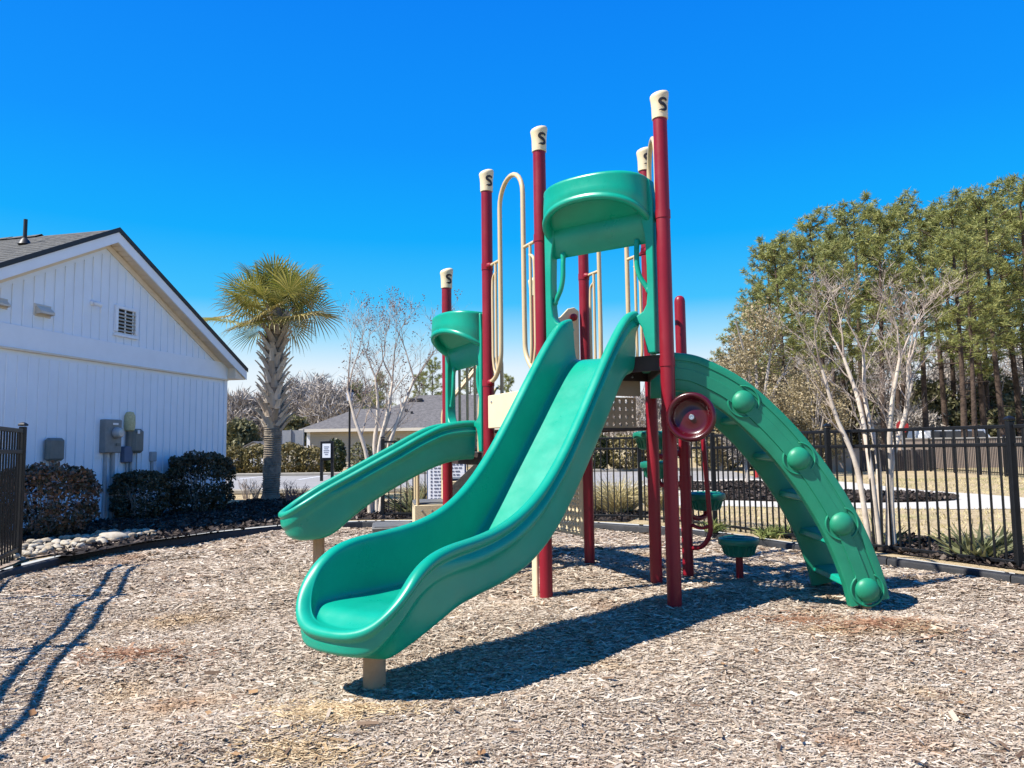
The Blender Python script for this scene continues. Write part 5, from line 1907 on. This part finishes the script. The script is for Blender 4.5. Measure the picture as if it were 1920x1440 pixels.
def pine(x, y, H, kind, label, group, rz=0.0, name='pine_tree', dark=False):
    t = thing(name, label, 'tree', (x, y, GZ), group)
    tr, cr = pine_kinds[kind]
    base_h = (16.5, 17.5, 15.0, 14.0, 18.0)[kind]
    for nm, me in (('trunk', tr), ('crown', cr)):
        o = bpy.data.objects.new(nm, me)
        COL.objects.link(o)
        o.parent = t
    k = H / base_h
    t.scale = (k, k, k)
    t.rotation_euler = (0, 0, rz)
    return t
g = random.Random(31)
# (photo x of trunk, distance, photo y of the top)
row = [(1392, 50, 610), (1425, 46, 545), (1452, 54, 470), (1478, 42, 455), (1520, 50, 450), (1552, 44, 415), (1588, 55, 430), (1624, 48, 390), (1660, 43, 405), (1700, 52, 388), (1738, 46, 400), (1775, 56, 395),
       (1808, 42, 390), (1842, 50, 380), (1880, 44, 378), (1912, 52, 362), (1350, 56, 662), (1950, 46, 350), (1990, 50, 345), (1500, 60, 480), (1606, 62, 440), (1690, 60, 430), (1790, 61, 425), (1860, 60, 420), (1935, 60, 400), (1570, 38, 470), (1830, 38, 450)]
for i, (px, Y, py) in enumerate(row):
    p = at(px, 835, Y)
    H = at(px, py, Y).z - GZ
    pine(p.x, Y, H, i % 5, PINE_LABELS, 'pines beyond the right fence', g.uniform(0, 6.28))
# smaller pines far behind on the left
for (px, Y, py, k, lb) in ((712, 75, 704, 3, 'small round pine above the grey roof'), (812, 58, 680, 2, 'broad pine rising behind the grey roof, left of the low hood'), (790, 64, 704, 3, 'pine half hidden behind the broad pine over the grey roof'),
                           (880, 70, 690, 3, 'pine seen under the low slide hood'), (952, 80, 708, 3, 'pine seen between the red posts and the tall slide'), (668, 95, 722, 2, 'dark pine among the grey bare trees')):
    p = at(px, 845, Y)
    pine(p.x, Y, at(px, py, Y).z - GZ, k, lb, 'far pines on the left', g.uniform(0, 6.28))

# ---- bare and leafy trees made of fine twigs or small leaves
def bushy_tree(name, label, px, Y, py_top, width, kind, seed, group=None, lo=.15, cat='tree'):
    b = at(px, 842, Y)
    H = at(px, py_top, Y).z - GZ
    t = thing(name, label, cat, (b.x, Y, GZ), group)
    gg = random.Random(seed); gn = np.random.default_rng(seed)
    mb = MB()
    W = width * Y / FPX / 2
    ends = []
    for i in range(9):
        a = gg.uniform(0, 6.28)
        q = gg.uniform(.2, .95)
        e = Vector((W * q * math.cos(a), W * q * math.sin(a), H * gg.uniform(.55, .98)))
        s0_ = Vector((0, 0, H * gg.uniform(.08, .3)))
        m_ = s0_.lerp(e, .5) + Vector((0, 0, .08 * H))
        mb.tube([Vector((gg.uniform(-.1, .1), gg.uniform(-.1, .1), -.1)), s0_, m_, e], [.018 * H, .014 * H, .008 * H, .003 * H], n=5, caps=False)
        ends += [m_.lerp(e, .4), e]
    tr = mb.build('trunk', M['bare_wood'], None, smooth=60)
    tr.parent = t; tr.matrix_parent_inverse = Matrix()
    # crown clumps
    nc = 46
    cl = []
    for i in range(nc):
        d = unit(1, gn)[0]
        rr = gn.uniform(.35, 1) ** .6
        c = np.array([d[0] * W * rr, d[1] * W * rr, H * (lo + (1 - lo) * (.5 + .5 * d[2] * rr))])
        k = 1 - .45 * max(0, (c[2] / H - .6) / .4)
        c[:2] *= k
        cl.append(c)
    cl = np.array(cl)
    if kind == 'bare':
        n = 5200
        P = cl[gn.integers(0, nc, n)] + gn.normal(0, .20, (n, 3)) * np.array([W, W, H * .35])
        D = unit(n, gn) * .75 + np.array([0, 0, .65]); D[:, :2] += P[:, :2] / W * .3
        D /= np.linalg.norm(D, axis=1, keepdims=True)
        me = blades_mesh('twigs', P, D, gn.uniform(.06, .16, n) * H, .0016 * Y / 3, [M['bare_wood']], seed=seed)
    else:
        n = 6500 if kind != 'oak' else 16000
        P = cl[gn.integers(0, nc, n)] + gn.normal(0, .13, (n, 3)) * np.array([W, W, H * .4])
        me = leaf_quads('leaves', P, (.0042 * Y + .02) * (.55 if kind == 'oak' else 1), [M[{'oak': 'oak_leaf', 'dull': 'dull_leaf', 'dark': 'hedge_dark'}[kind]]], gn)
    o = bpy.data.objects.new('crown', me)
    COL.objects.link(o); o.parent = t
    return t
bushy_tree('winter_oak', 'brownish winter tree left of the pines, behind the top of the arch climber', 1425, 30, 575, 190, 'oak', 5, 'brownish trees before the pines', lo=.05)
bushy_tree('winter_oak', 'low brownish tree under the pines, just right of the arch climber', 1530, 33, 690, 130, 'oak', 6, 'brownish trees before the pines', lo=.05)
bushy_tree('winter_oak', 'pale brownish tree low at the left edge of the pines', 1352, 36, 668, 110, 'oak', 7, 'brownish trees before the pines', lo=.05)
bt = [(440, 88, 735, 70), (470, 96, 742, 80), (505, 90, 735, 80), (548, 92, 722, 90), (585, 100, 712, 100), (618, 90, 726, 90), (652, 96, 722, 80), (690, 100, 730, 70), (1000, 90, 740, 90), (1060, 96, 745, 90), (1140, 84, 752, 110), (1215, 80, 735, 110), (1290, 82, 728, 110), (1330, 78, 715, 90)]
for i, (px, Y, py, w) in enumerate(bt):
    bushy_tree('bare_tree', 'grey leafless tree in the far line of trees behind the grey roofed house', px, Y, py, w, 'bare', 60 + i, 'far leafless trees', lo=.0)
bushy_tree('evergreen_tree', 'dull green small tree between the clubhouse corner and the palm', 452, 52, 782, 62, 'dull', 80, None, lo=.0)
bushy_tree('evergreen_tree', 'olive tree half hidden behind the palm trunk', 548, 62, 772, 66, 'dull', 81, None, lo=.0)
gb = [(1345, 60, 740, 130), (1440, 64, 690, 150), (1520, 66, 640, 150), (1590, 62, 700, 130), (1660, 68, 650, 160), (1740, 62, 720, 140), (1800, 68, 660, 150), (1870, 63, 700, 140), (1940, 66, 650, 130), (1480, 58, 770, 110), (1700, 57, 770, 120), (1900, 57, 765, 120)]
for i, (px, Y, py, w) in enumerate(gb):
    bushy_tree('understory_tree', 'low tangled growth between the pine trunks', px, Y, py, w, 'dull' if i % 2 else 'bare', 90 + i, 'growth under the pines', lo=.0)

# ---- clipped hedge bushes along the road
hl = ['clipped round bush nearest the clubhouse across the road', 'clipped round bush second from the clubhouse, left of the palm trunk', 'clipped bush right of the palm trunk', 'clipped bush between the palm and the notice board',
      'tall dark clipped bush behind the notice board']
for i, (px, w, top) in enumerate(((444, 44, 837), (482, 50, 834), (543, 58, 830), (586, 58, 838), (627, 40, 823))):
    Y = 38.5
    p = at(px, 885, Y)
    h = at(px, top, Y).z - GZ
    W = w * Y / FPX / 2
    shrub('clipped_bush', hl[i], 'bush', (p.x, Y, GZ), W, W, h / 2, 2600, .12, M['hedge_dark'] if i == 4 else M['hedge'], 100 + i, 'clipped bushes along the road', gaps=.35, boxy=2.6)
hl = ['clipped bush behind the fence, seen left of the middle red posts', 'clipped bush behind the fence, seen between the red posts', 'clipped bush behind the fence, right of the play wheel', 'clipped bush behind the fence under the arch climber', 'dark bush behind the fence right beside the tall slide']
for i, (px, w, top) in enumerate(((1170, 66, 815), (1225, 60, 822), (1350, 90, 818), (1420, 60, 830), (1120, 44, 812))):
    Y = 37.5
    p = at(px, 880, Y)
    h = at(px, top, Y).z - GZ
    W = w * Y / FPX / 2
    shrub('clipped_bush', hl[i], 'bush', (p.x, Y, GZ), W, W, h / 2, 2600, .12, M['hedge_dark'] if i == 4 else M['hedge'], 110 + i, 'clipped bushes along the road', gaps=.35, boxy=2.6)

# ---- grey roofed house
def back_house():
    Y = 50.0
    l = at(566, 805, Y); r = at(960, 805, Y)
    t = thing('house', 'beige sided house with a grey hipped roof across the road', 'building', (l.x, Y, GZ))
    x0, x1 = l.x + .5, r.x
    ze = l.z
    D = 11.0
    mb = MB()
    mb.box(((x0 + x1) / 2, Y + D / 2, ze / 2), (x1 - x0, D, ze))
    w = mb.build('wall', M['tan_siding'], t, smooth=0)
    mb = MB()
    n = 16
    for i in range(n):
        z = GZ + (ze - GZ - .2) * i / n
        mb.box(((x0 + x1) / 2, Y - .012, z + .08), (x1 - x0, .03, .11), Z=Vector((0, .14, 1)).normalized())
    mb.build('lap_siding', M['tan_siding'], w, smooth=0)
    mb = MB()
    mb.box((x0 - .04, Y - .03, ze / 2), (.22, .1, ze))
    mb.build('corner_board', M['white'], t)
    # main hip roof and a lower wing on the left
    def hip(a0, a1, b0, b1, ze_, zr, ins0, ins1, nm):
        mb = MB()
        ym = (b0 + b1) / 2
        vs = [(a0, b0, ze_), (a1, b0, ze_), (a1, b1, ze_), (a0, b1, ze_), (a0 + ins0, ym, zr), (a1 - ins1, ym, zr)]
        mb.add(vs, [(0, 1, 5, 4), (1, 2, 5), (2, 3, 4, 5), (3, 0, 4), (3, 2, 1, 0)])
        return mb.build(nm, M['shingle_grey'], t, smooth=0)
    zr1 = at(640, 767, Y + 3.5).z
    hip(x0 - .5, x1, Y - .5, Y + 7.5, ze, zr1, 2.9, .2, 'wing_roof')
    rx0 = at(655, 790, Y + 1).x
    zr2 = at(780, 742, Y + 6).z
    rf = hip(rx0, x1 + 3, Y - .45, Y + D + .5, ze + .02, zr2, 4.2, 4.2, 'roof')
    mb = MB()
    mb.box(((x0 + x1) / 2 - .25, Y - .53, ze - .10), (x1 - x0 + .6, .06, .20))
    mb.build('fascia', M['soffit'], t)
    mb = MB()
    mb.box(((x0 + x1) / 2, Y - .26, ze - .12), (x1 - x0 + .4, .5, .03))
    mb.build('soffit', M['tan_siding'], t)
    for px, py, s in ((772, 752, .42), (787, 752, .42), (762, 772, .22), (772, 776, .16)):
        q = at(px, py, Y + 4.5)
        # sit on the slope
        f = (zr2 - ze) / ((D + .95) / 2)
        yy = Y - .45 + (q.z - ze) / f
        q = at(px, py, yy)
        yy = Y - .45 + (q.z - ze) / f
        q = at(px, py, yy)
        mb = MB()
        mb.box((q.x, yy, q.z + .08), (s, s, .22), b=.03)
        mb.build('roof_vent', M['drip'], rf)
    q = at(760, 770, Y + 3)
    return t
M['dark_glass'] = mat('window_glass', (0.03, 0.035, 0.045), 0.08, 0.6)
back_house()
# dark mesh enclosure and white panels left of the house
Yq = 47.0
a, b = at(518, 845, Yq), at(566, 845, Yq)
t = thing('utility_enclosure', 'grey mesh enclosure left of the beige house, right of the palm trunk', 'enclosure', (a.x, Yq, GZ))
mb = MB()
zt = at(540, 808, Yq).z
mb.box(((a.x + b.x) / 2, Yq + .4, zt * .5 + .3), (b.x - a.x, .05, zt - .5))
mb.build('mesh_panel', M['grey_wall'], t)
for x in np.linspace(a.x, b.x, 3):
    mb = MB(); mb.tube([(x, Yq + .33, 0), (x, Yq + .33, zt + .1)], .05, n=8)
    mb.build('post', M['galv'], t)
mb = MB()
mb.box(((a.x + b.x) / 2, Yq, .85), (b.x - a.x + .6, .06, 1.5))
mb.build('low_panel', M['tan_siding'], t)
q = at(476, 838, 49)
t = thing('white_shed', 'small white gabled shed far behind the palm', 'shed', (q.x, 49, GZ))
mb = MB()
mb.extrude([(-1.5, 0), (1.5, 0), (1.5, 1.0), (0, 1.75), (-1.5, 1.0)], (q.x, 49, GZ), (1, 0, 0), (0, 1, 0), UP, 0, 3)
mb.build('wall', M['white'], t, smooth=0)
mb = MB()
mb.extrude([(-1.7, .92), (0, 1.78), (1.7, .92), (1.7, 1.0), (0, 1.88), (-1.7, 1.0)], (q.x, 49, GZ), (1, 0, 0), (0, 1, 0), UP, -.2, 3.2)
mb.build('roof', M['shingle_grey'], t, smooth=0)

# ---- street lamp
Y = 36.5
p = at(655, 880, Y); zt = at(655, 752, Y).z
t = thing('street_lamp', 'black street lamp with a tapered lantern in front of the beige house', 'street lamp', (p.x, Y, GZ))
mb = MB(); mb.lathe([(.16, 0), (.15, .25), (.08, .32), (.055, .6), (.05, zt - GZ - .05), (.085, zt - GZ)], (p.x, Y, GZ), n=14)
mb.build('pole', M['black'], t)
mb = MB(); mb.lathe([(.12, .0), (.20, .40)], (p.x, Y, zt + .02), n=4); mb.build('lantern', M['lamp_glass'], t, smooth=0)
mb = MB(); mb.lathe([(.24, .42), (.13, .56), (.03, .62), (.02, .72)], (p.x, Y, zt + .02), n=4); mb.build('lantern_cap', M['black'], t, smooth=0)

# ---- notice board on two posts
Y = 30.0
p = at(613, 890, Y)
t = thing('notice_board', 'white notice in a black frame on two black posts before the tall dark bush', 'notice board', (p.x, Y, GZ))
px_m = Y / FPX
for dx in (-10, 10):
    mb = MB(); mb.box((p.x + dx * px_m, Y, .72), (.11, .11, 1.35), b=.01); mb.build('post', M['black'], t)
zc = at(613, 846, Y).z
mb = MB(); mb.box((p.x, Y - .02, zc + .02), (24 * px_m, .14, 36 * px_m), b=.02); mb.build('frame', M['black'], t)
mb = MB(); mb.box((p.x, Y - .10, zc + .02), (15 * px_m, .03, 26 * px_m)); pn = mb.build('notice', M['white'], t, smooth=0)
mb = MB()
for i in range(5):
    mb.box((p.x - .01 * (i % 2), Y - .118, zc + .17 - i * .075), ((.20, .16, .22, .19, .12)[i], .004, .028))
mb.build('print', M['letter_grey'], pn, smooth=0)

# ---- playground rules sign, mostly hidden by the slide and a post
Yr = 12.9
c = at(824, 905, Yr)
t = thing('rules_sign', 'white playground sign with rows of small print behind the low slide', 'sign', (c.x, Yr, 0))
h = 105 * Yr / FPX; w = .62
zc = c.z
sgn = MB(); sgn.box((c.x + .12, Yr, zc + .05), (w, .02, h + .1), b=.004)
mb = MB(); mb.box((c.x + .12, Yr + .016, zc + .05), (w + .05, .012, h + .15)); mb.build('edge', M['sign_blue'], t)
for dx in (-.1, .34):
    mb = MB(); mb.box((c.x + dx, Yr + .05, .7), (.05, .05, 1.6)); mb.build('post', M['galv'], t)
tv, tf = text_geo('PLAYGROUND', .095)
mb = sgn
mb.add([(c.x + .12 + v.x, Yr - .0125, zc + h / 2 - .01 + v.y) for v in tv], tf, 1)
g2 = random.Random(2)
for i in range(14):
    z = zc + h / 2 - .12 - i * (h - .16) / 14
    x = c.x + .12 - w / 2 + .10
    mb.box((c.x + .12 - w / 2 + .055, Yr - .0125, z), (.028, .003, .03), mi=1)
    while x < c.x + .12 + w / 2 - .08:
        l = g2.uniform(.03, .08)
        mb.box((x + l / 2, Yr - .0125, z), (l, .003, .022), mi=1)
        x += l + .018
mb.build('panel', [M['white'], M['letter_grey']], t, smooth=0)

# ---- ornamental grass clumps and yuccas
def clump(name, label, cat, x, y, n, L, w, m, seed, up=.9, droop=.35, group=None):
    t = thing(name, label, cat, (x, y, GZ), group)
    gn = np.random.default_rng(seed)
    P = gn.normal(0, .06, (n, 3)) * np.array([1, 1, 0])
    D = unit(n, gn); D[:, 2] = np.abs(D[:, 2]) * .6 + up
    D /= np.linalg.norm(D, axis=1, keepdims=True)
    o = bpy.data.objects.new('blades', blades_mesh('blades', P, D, gn.uniform(.55, 1.1, n) * L, w, [M[m]], droop=droop, seed=seed))
    COL.objects.link(o); o.parent = t
    return t
for i, (px, Y, L, lb) in enumerate(((1155, 13.6, 1.02, 'big straw coloured grass clump behind the fence between the red posts'), (1178, 13.9, .9, 'straw coloured grass clump just left of a fence post behind the pods'), (1125, 14.2, .8, 'straw coloured grass clump right beside the tall slide'),
                                    (812, 14.6, .95, 'straw coloured grass clump behind the rules sign'), (790, 14.9, .85, 'straw coloured grass clump seen under the low slide'), (1232, 14.4, .75, 'short straw coloured grass clump behind the middle red post'))):
    p = at(px, 985, Y)
    clump('ornamental_grass', lb, 'grass clump', p.x, Y, 420, L, .007, 'straw', 130 + i, up=.75, droop=.28, group='straw coloured grass clumps')
for i, (px, Y, L, n, lb) in enumerate(((1828, 7.75, .46, 95, 'spiky yucca behind the right fence post'), (1660, 8.9, .38, 60, 'small spiky yucca at the foot of the pale bare tree'), (1870, 8.4, .36, 50, 'smaller spiky yucca close behind the last fence post'), (772, 14.0, .75, 70, 'spiky green clump under the low slide by the cream step'))):
    p = at(px, 1040, Y)
    clump('yucca', lb, 'plant', p.x, Y, n, L, .016, 'yucca', 150 + i, up=.35, droop=.06, group='spiky yuccas')
for i, (px, py) in enumerate(((1345, 1000), (1450, 1012), (1475, 1010), (1560, 1005))):
    p = on_ground(px, py, GZ)
    clump('grass_tuft', ['green weed tuft behind the fence left of the low pod', 'green weed tuft behind the fence under the arch', 'green weed tuft close to the second one under the arch', 'green weed tuft behind the arch climber'][i], 'weeds', p.x, p.y + .2, 130, .26, .009, 'green_grass', 160 + i, up=.5, droop=.2)

# ---- far right: taupe wall, brown board fence, slatted dark fence, stop sign, red marker post
Yt = 33.0
a, b = at(1553, 880, Yt), at(1612, 880, Yt)
t = thing('stucco_wall', 'taupe wall just right of the arch climber beyond the footpath', 'wall', (a.x, Yt, GZ))
zt = at(1580, 840, Yt).z
mb = MB(); mb.box(((a.x + b.x) / 2, Yt, zt / 2), (b.x - a.x, .3, zt), b=.02); mb.build('wall', M['taupe'], t)
mb = MB(); mb.box(((a.x + b.x) / 2, Yt, zt + .03), (b.x - a.x + .1, .38, .07), b=.02); mb.build('coping', M['taupe'], t)
a, b = at(1612, 880, Yt), at(1745, 880, Yt)
t = thing('board_fence', 'weathered brown board fence beyond the footpath', 'fence', (a.x, Yt, GZ))
mb = MB()
n = 60
g3 = random.Random(8)
for i in range(n):
    x = a.x + (b.x - a.x) * (i + .5) / n
    mb.box((x, Yt + .02 * (i % 2), zt * .45 + g3.uniform(-.02, .02)), ((b.x - a.x) / n - .008, .03, zt * .9))
mb.build('boards', M['brown_fence'], t, smooth=0)
for i in range(5):
    x = a.x + (b.x - a.x) * i / 4
    mb = MB(); mb.box((x, Yt - .08, zt * .48), (.12, .12, zt * .98)); mb.build('post', M['brown_fence'], t)
pp = [at(px, 880, Y) for px, Y in ((1745, 32), (1790, 30), (1838, 28), (1886, 26), (1940, 24), (2000, 22))]
fence('dog_run_fence', 'dark metal fence of the run far beyond the path at the right edge', [(p.x, p.y) for p in pp], GZ, H=1.35, gap=.12)
a = at(1690, 850, 36); b = at(1960, 850, 36)
t = thing('long_wall', 'long taupe wall behind the dark fences at the far right', 'wall', (a.x, 36, GZ))
mb = MB(); mb.box(((a.x + b.x) / 2, 36.2, .75), (b.x - a.x, .3, 1.5), b=.02); mb.build('wall', M['taupe'], t)
mb = MB(); mb.box(((a.x + b.x) / 2, 36.2, 1.52), (b.x - a.x + .1, .36, .06)); mb.build('coping', M['concrete'], t)
# white van roof glimpsed behind the wall
q = at(1795, 842, 44)
t = thing('parked_van', 'white van mostly hidden behind the far wall', 'van', (q.x, 44, GZ))
mb = MB(); mb.extrude([(-2.4, .4), (2.3, .4), (2.35, 1.1), (1.6, 1.3), (1.1, 2.0), (-2.3, 2.05), (-2.45, 1.6)], (q.x, 44, GZ), (1, 0, 0), (0, 1, 0), UP, -.9, .9)
mb.build('body', M['white'], t, smooth=30, bevel=.08)
mb = MB(); mb.extrude([(-2.0, 1.35), (1.35, 1.35), (1.0, 1.85), (-2.0, 1.88)], (q.x, 44, GZ), (1, 0, 0), (0, 1, 0), UP, -.93, -.905)
mb.build('windows', M['dark_glass'], t, smooth=0)
for dx in (-1.5, 1.5):
    mb = MB(); mb.lathe([(.02, -.1), (.33, -.1), (.36, 0), (.33, .1), (.02, .1)], (q.x + dx, 43.15, GZ + .36), n=20, X=(1, 0, 0), Y=(0, 0, 1), Z=(0, 1, 0))
    mb.build('wheel', M['drip'], t)
# stop sign seen from behind-left through the bare tree
Ys = 34.0
p = at(1692, 800, Ys)
t = thing('road_sign', 'small red road sign seen through the pale bare tree', 'road sign', (p.x, Ys, GZ))
mb = MB(); mb.tube([(p.x, Ys + .05, GZ), (p.x, Ys + .05, p.z + .35)], .035, n=8); mb.build('post', M['galv'], t)
mb = MB(); mb.lathe([(.29, -.01), (.29, .01)], (p.x, Ys, p.z), n=8, X=(math.cos(R(22.5)), 0, math.sin(R(22.5))), Y=(-math.sin(R(22.5)), 0, math.cos(R(22.5))), Z=(0, -1, 0)); pl = mb.build('plate', M['stop_red'], t, smooth=0)
Ym = 27.0
p = on_ground(1418, 898, GZ)
t = thing('marker_post', 'short dark red marker post beside the mulch island', 'post', (p.x, p.y, GZ))
mb = MB(); mb.lathe([(.09, 0), (.09, .75), (.075, .80), (.02, .84)], p[:], n=14); mb.build('shaft', M['stop_red'], t)
mb = MB(); mb.lathe([(.14, 0), (.14, .05)], p[:], n=14); mb.build('base', M['galv'], t)
# a small paved island tree trunk behind the arch
bushy_tree('crape_sapling', 'pale bare small tree on the mulch island behind the arch climber', 1398, 23.0, 770, 60, 'bare', 120, None, lo=.35)

# leafy bushes against the beige house
for i, (px, w, top, Y) in enumerate(((676, 40, 826, 41), (712, 46, 832, 42), (745, 36, 822, 43))):
    p = at(px, 880, Y)
    h = at(px, top, Y).z - GZ
    W = w * Y / FPX / 2
    shrub('loose_bush', ['loose bush right of the street lamp against the beige house', 'loose bush behind the bare tree trunks against the beige house', 'loose bush just above the edge of the low slide'][i], 'bush', (p.x, Y, GZ), W, W, h / 2, 700, .13, M['dull_leaf'], 170 + i, 'loose bushes by the beige house', gaps=.2, boxy=2)
# dark bark pieces in the planting beds
def isl(poly, n, seed):
    g = np.random.default_rng(seed)
    p = np.array(poly); a, b = p.min(0), p.max(0)
    x, y = g.uniform(a[0], b[0], n), g.uniform(a[1], b[1], n)
    k = inside(poly, x, y)
    return x[k], y[k]
ix, iy = isl(smooth_line([(4.0, 17.0), (6.6, 15.5), (8.9, 15.6), (9.5, 17.0), (8.0, 18.6), (5.6, 19.0), (4.0, 17.0)], 8)[:-1], 9000, 1)
jx, jy = isl(smooth_line([(3.4, 20.6), (6.2, 20.4), (8.2, 21.6), (7.6, 23.6), (4.8, 23.4), (3.4, 20.6)], 8)[:-1], 6000, 2)
ix, iy = np.concatenate([ix, jx]), np.concatenate([iy, jy])
g = np.random.default_rng(78)
n = len(ix)
P = np.stack([ix, iy, GZ + .03 + g.uniform(.01, .06, n)], 1)
D = unit(n, g) * np.array([1, 1, .45]); D /= np.linalg.norm(D, axis=1, keepdims=True)
S = np.cross(D, unit(n, g)); S /= np.linalg.norm(S, axis=1, keepdims=True)
o = obj('bark_mulch', quads_mesh('bark_mulch', P, D * g.uniform(.03, .08, (n, 1)), S * g.uniform(.012, .03, (n, 1)), M['bark_bits']))
tag(o, 'dark bark mulch heaped on the islands in the footpath', 'mulch', kind='stuff')
g = np.random.default_rng(77)
n = 26000
bx, by = g.uniform(-8.2, 2.6, n), g.uniform(8.8, 20.4, n)
bedp = [(-5.15, 8.9), (-4.95, 10.25), (-4.4, 11.55), (-3.6, 12.6), (-2.75, 13.1), (-1.1, 13.05), (.8, 12.6), (1.8, 12.1), (2.5, 13.8), (1.2, 16.5), (-3.6, 17.6), (-5.3, 20.4), (-6.3, 20.4), (-6.5, 17.1), (-7.9, 10.8), (-8.2, 9.4)]
k = inside(bedp, bx, by)
bx, by = bx[k], by[k]
bx2, by2 = g.uniform(3.4, 6.2, 9000), g.uniform(6.7, 10.2, 9000)
k = inside([(3.45, 9.75), (3.85, 8.75), (4.4, 7.7), (4.9, 6.7), (6.2, 6.9), (5.4, 8.9), (4.6, 10.2)], bx2, by2)
bx, by = np.concatenate([bx, bx2[k]]), np.concatenate([by, by2[k]])
n = len(bx)
P = np.stack([bx, by, GZ + g.uniform(.012, .05, n)], 1)
D = unit(n, g) * np.array([1, 1, .45]); D /= np.linalg.norm(D, axis=1, keepdims=True)
S = np.cross(D, unit(n, g)); S /= np.linalg.norm(S, axis=1, keepdims=True)
o = obj('bark_mulch', quads_mesh('bark_mulch', P, D * g.uniform(.02, .06, (n, 1)), S * g.uniform(.008, .02, (n, 1)), M['bark_bits']))
tag(o, 'dark bark mulch lying loose in the planting beds', 'mulch', kind='stuff')
# scattered long splinters and dead leaves on the chips
def litter(n, seed, size, wmin, wmax):
    g = np.random.default_rng(seed)
    y = 2.3 + 9 * g.uniform(0, 1, n) ** 1.4
    x = g.uniform(-1, 1, n) * (y * .68)
    k = inside(PLAY, x, y); x, y = x[k], y[k]; n = len(x)
    a = g.uniform(0, 6.28, n)
    U = np.stack([np.cos(a), np.sin(a), g.normal(0, .12, n)], 1)
    W = np.stack([-np.sin(a), np.cos(a), g.normal(0, .3, n)], 1)
    L = size * g.lognormal(0, .35, (n, 1))
    return np.stack([x, y, chip_z(x, y) + .026], 1), U * L / 2, W * L * g.uniform(wmin, wmax, (n, 1))
P, U, W = litter(1400, 5, .045, .05, .12)
o = obj('splinters', quads_mesh('splinters', P, U, W, M['splinter'])); tag(o, 'long dark and pale splinters lying among the wood chips', 'splinters', kind='stuff')
P, U, W = litter(160, 6, .028, .25, .4)
o = obj('dead_leaves', quads_mesh('dead_leaves', P, U, W, M['dead_leaf'])); tag(o, 'small dead leaves lying on the wood chips', 'leaves', kind='stuff')
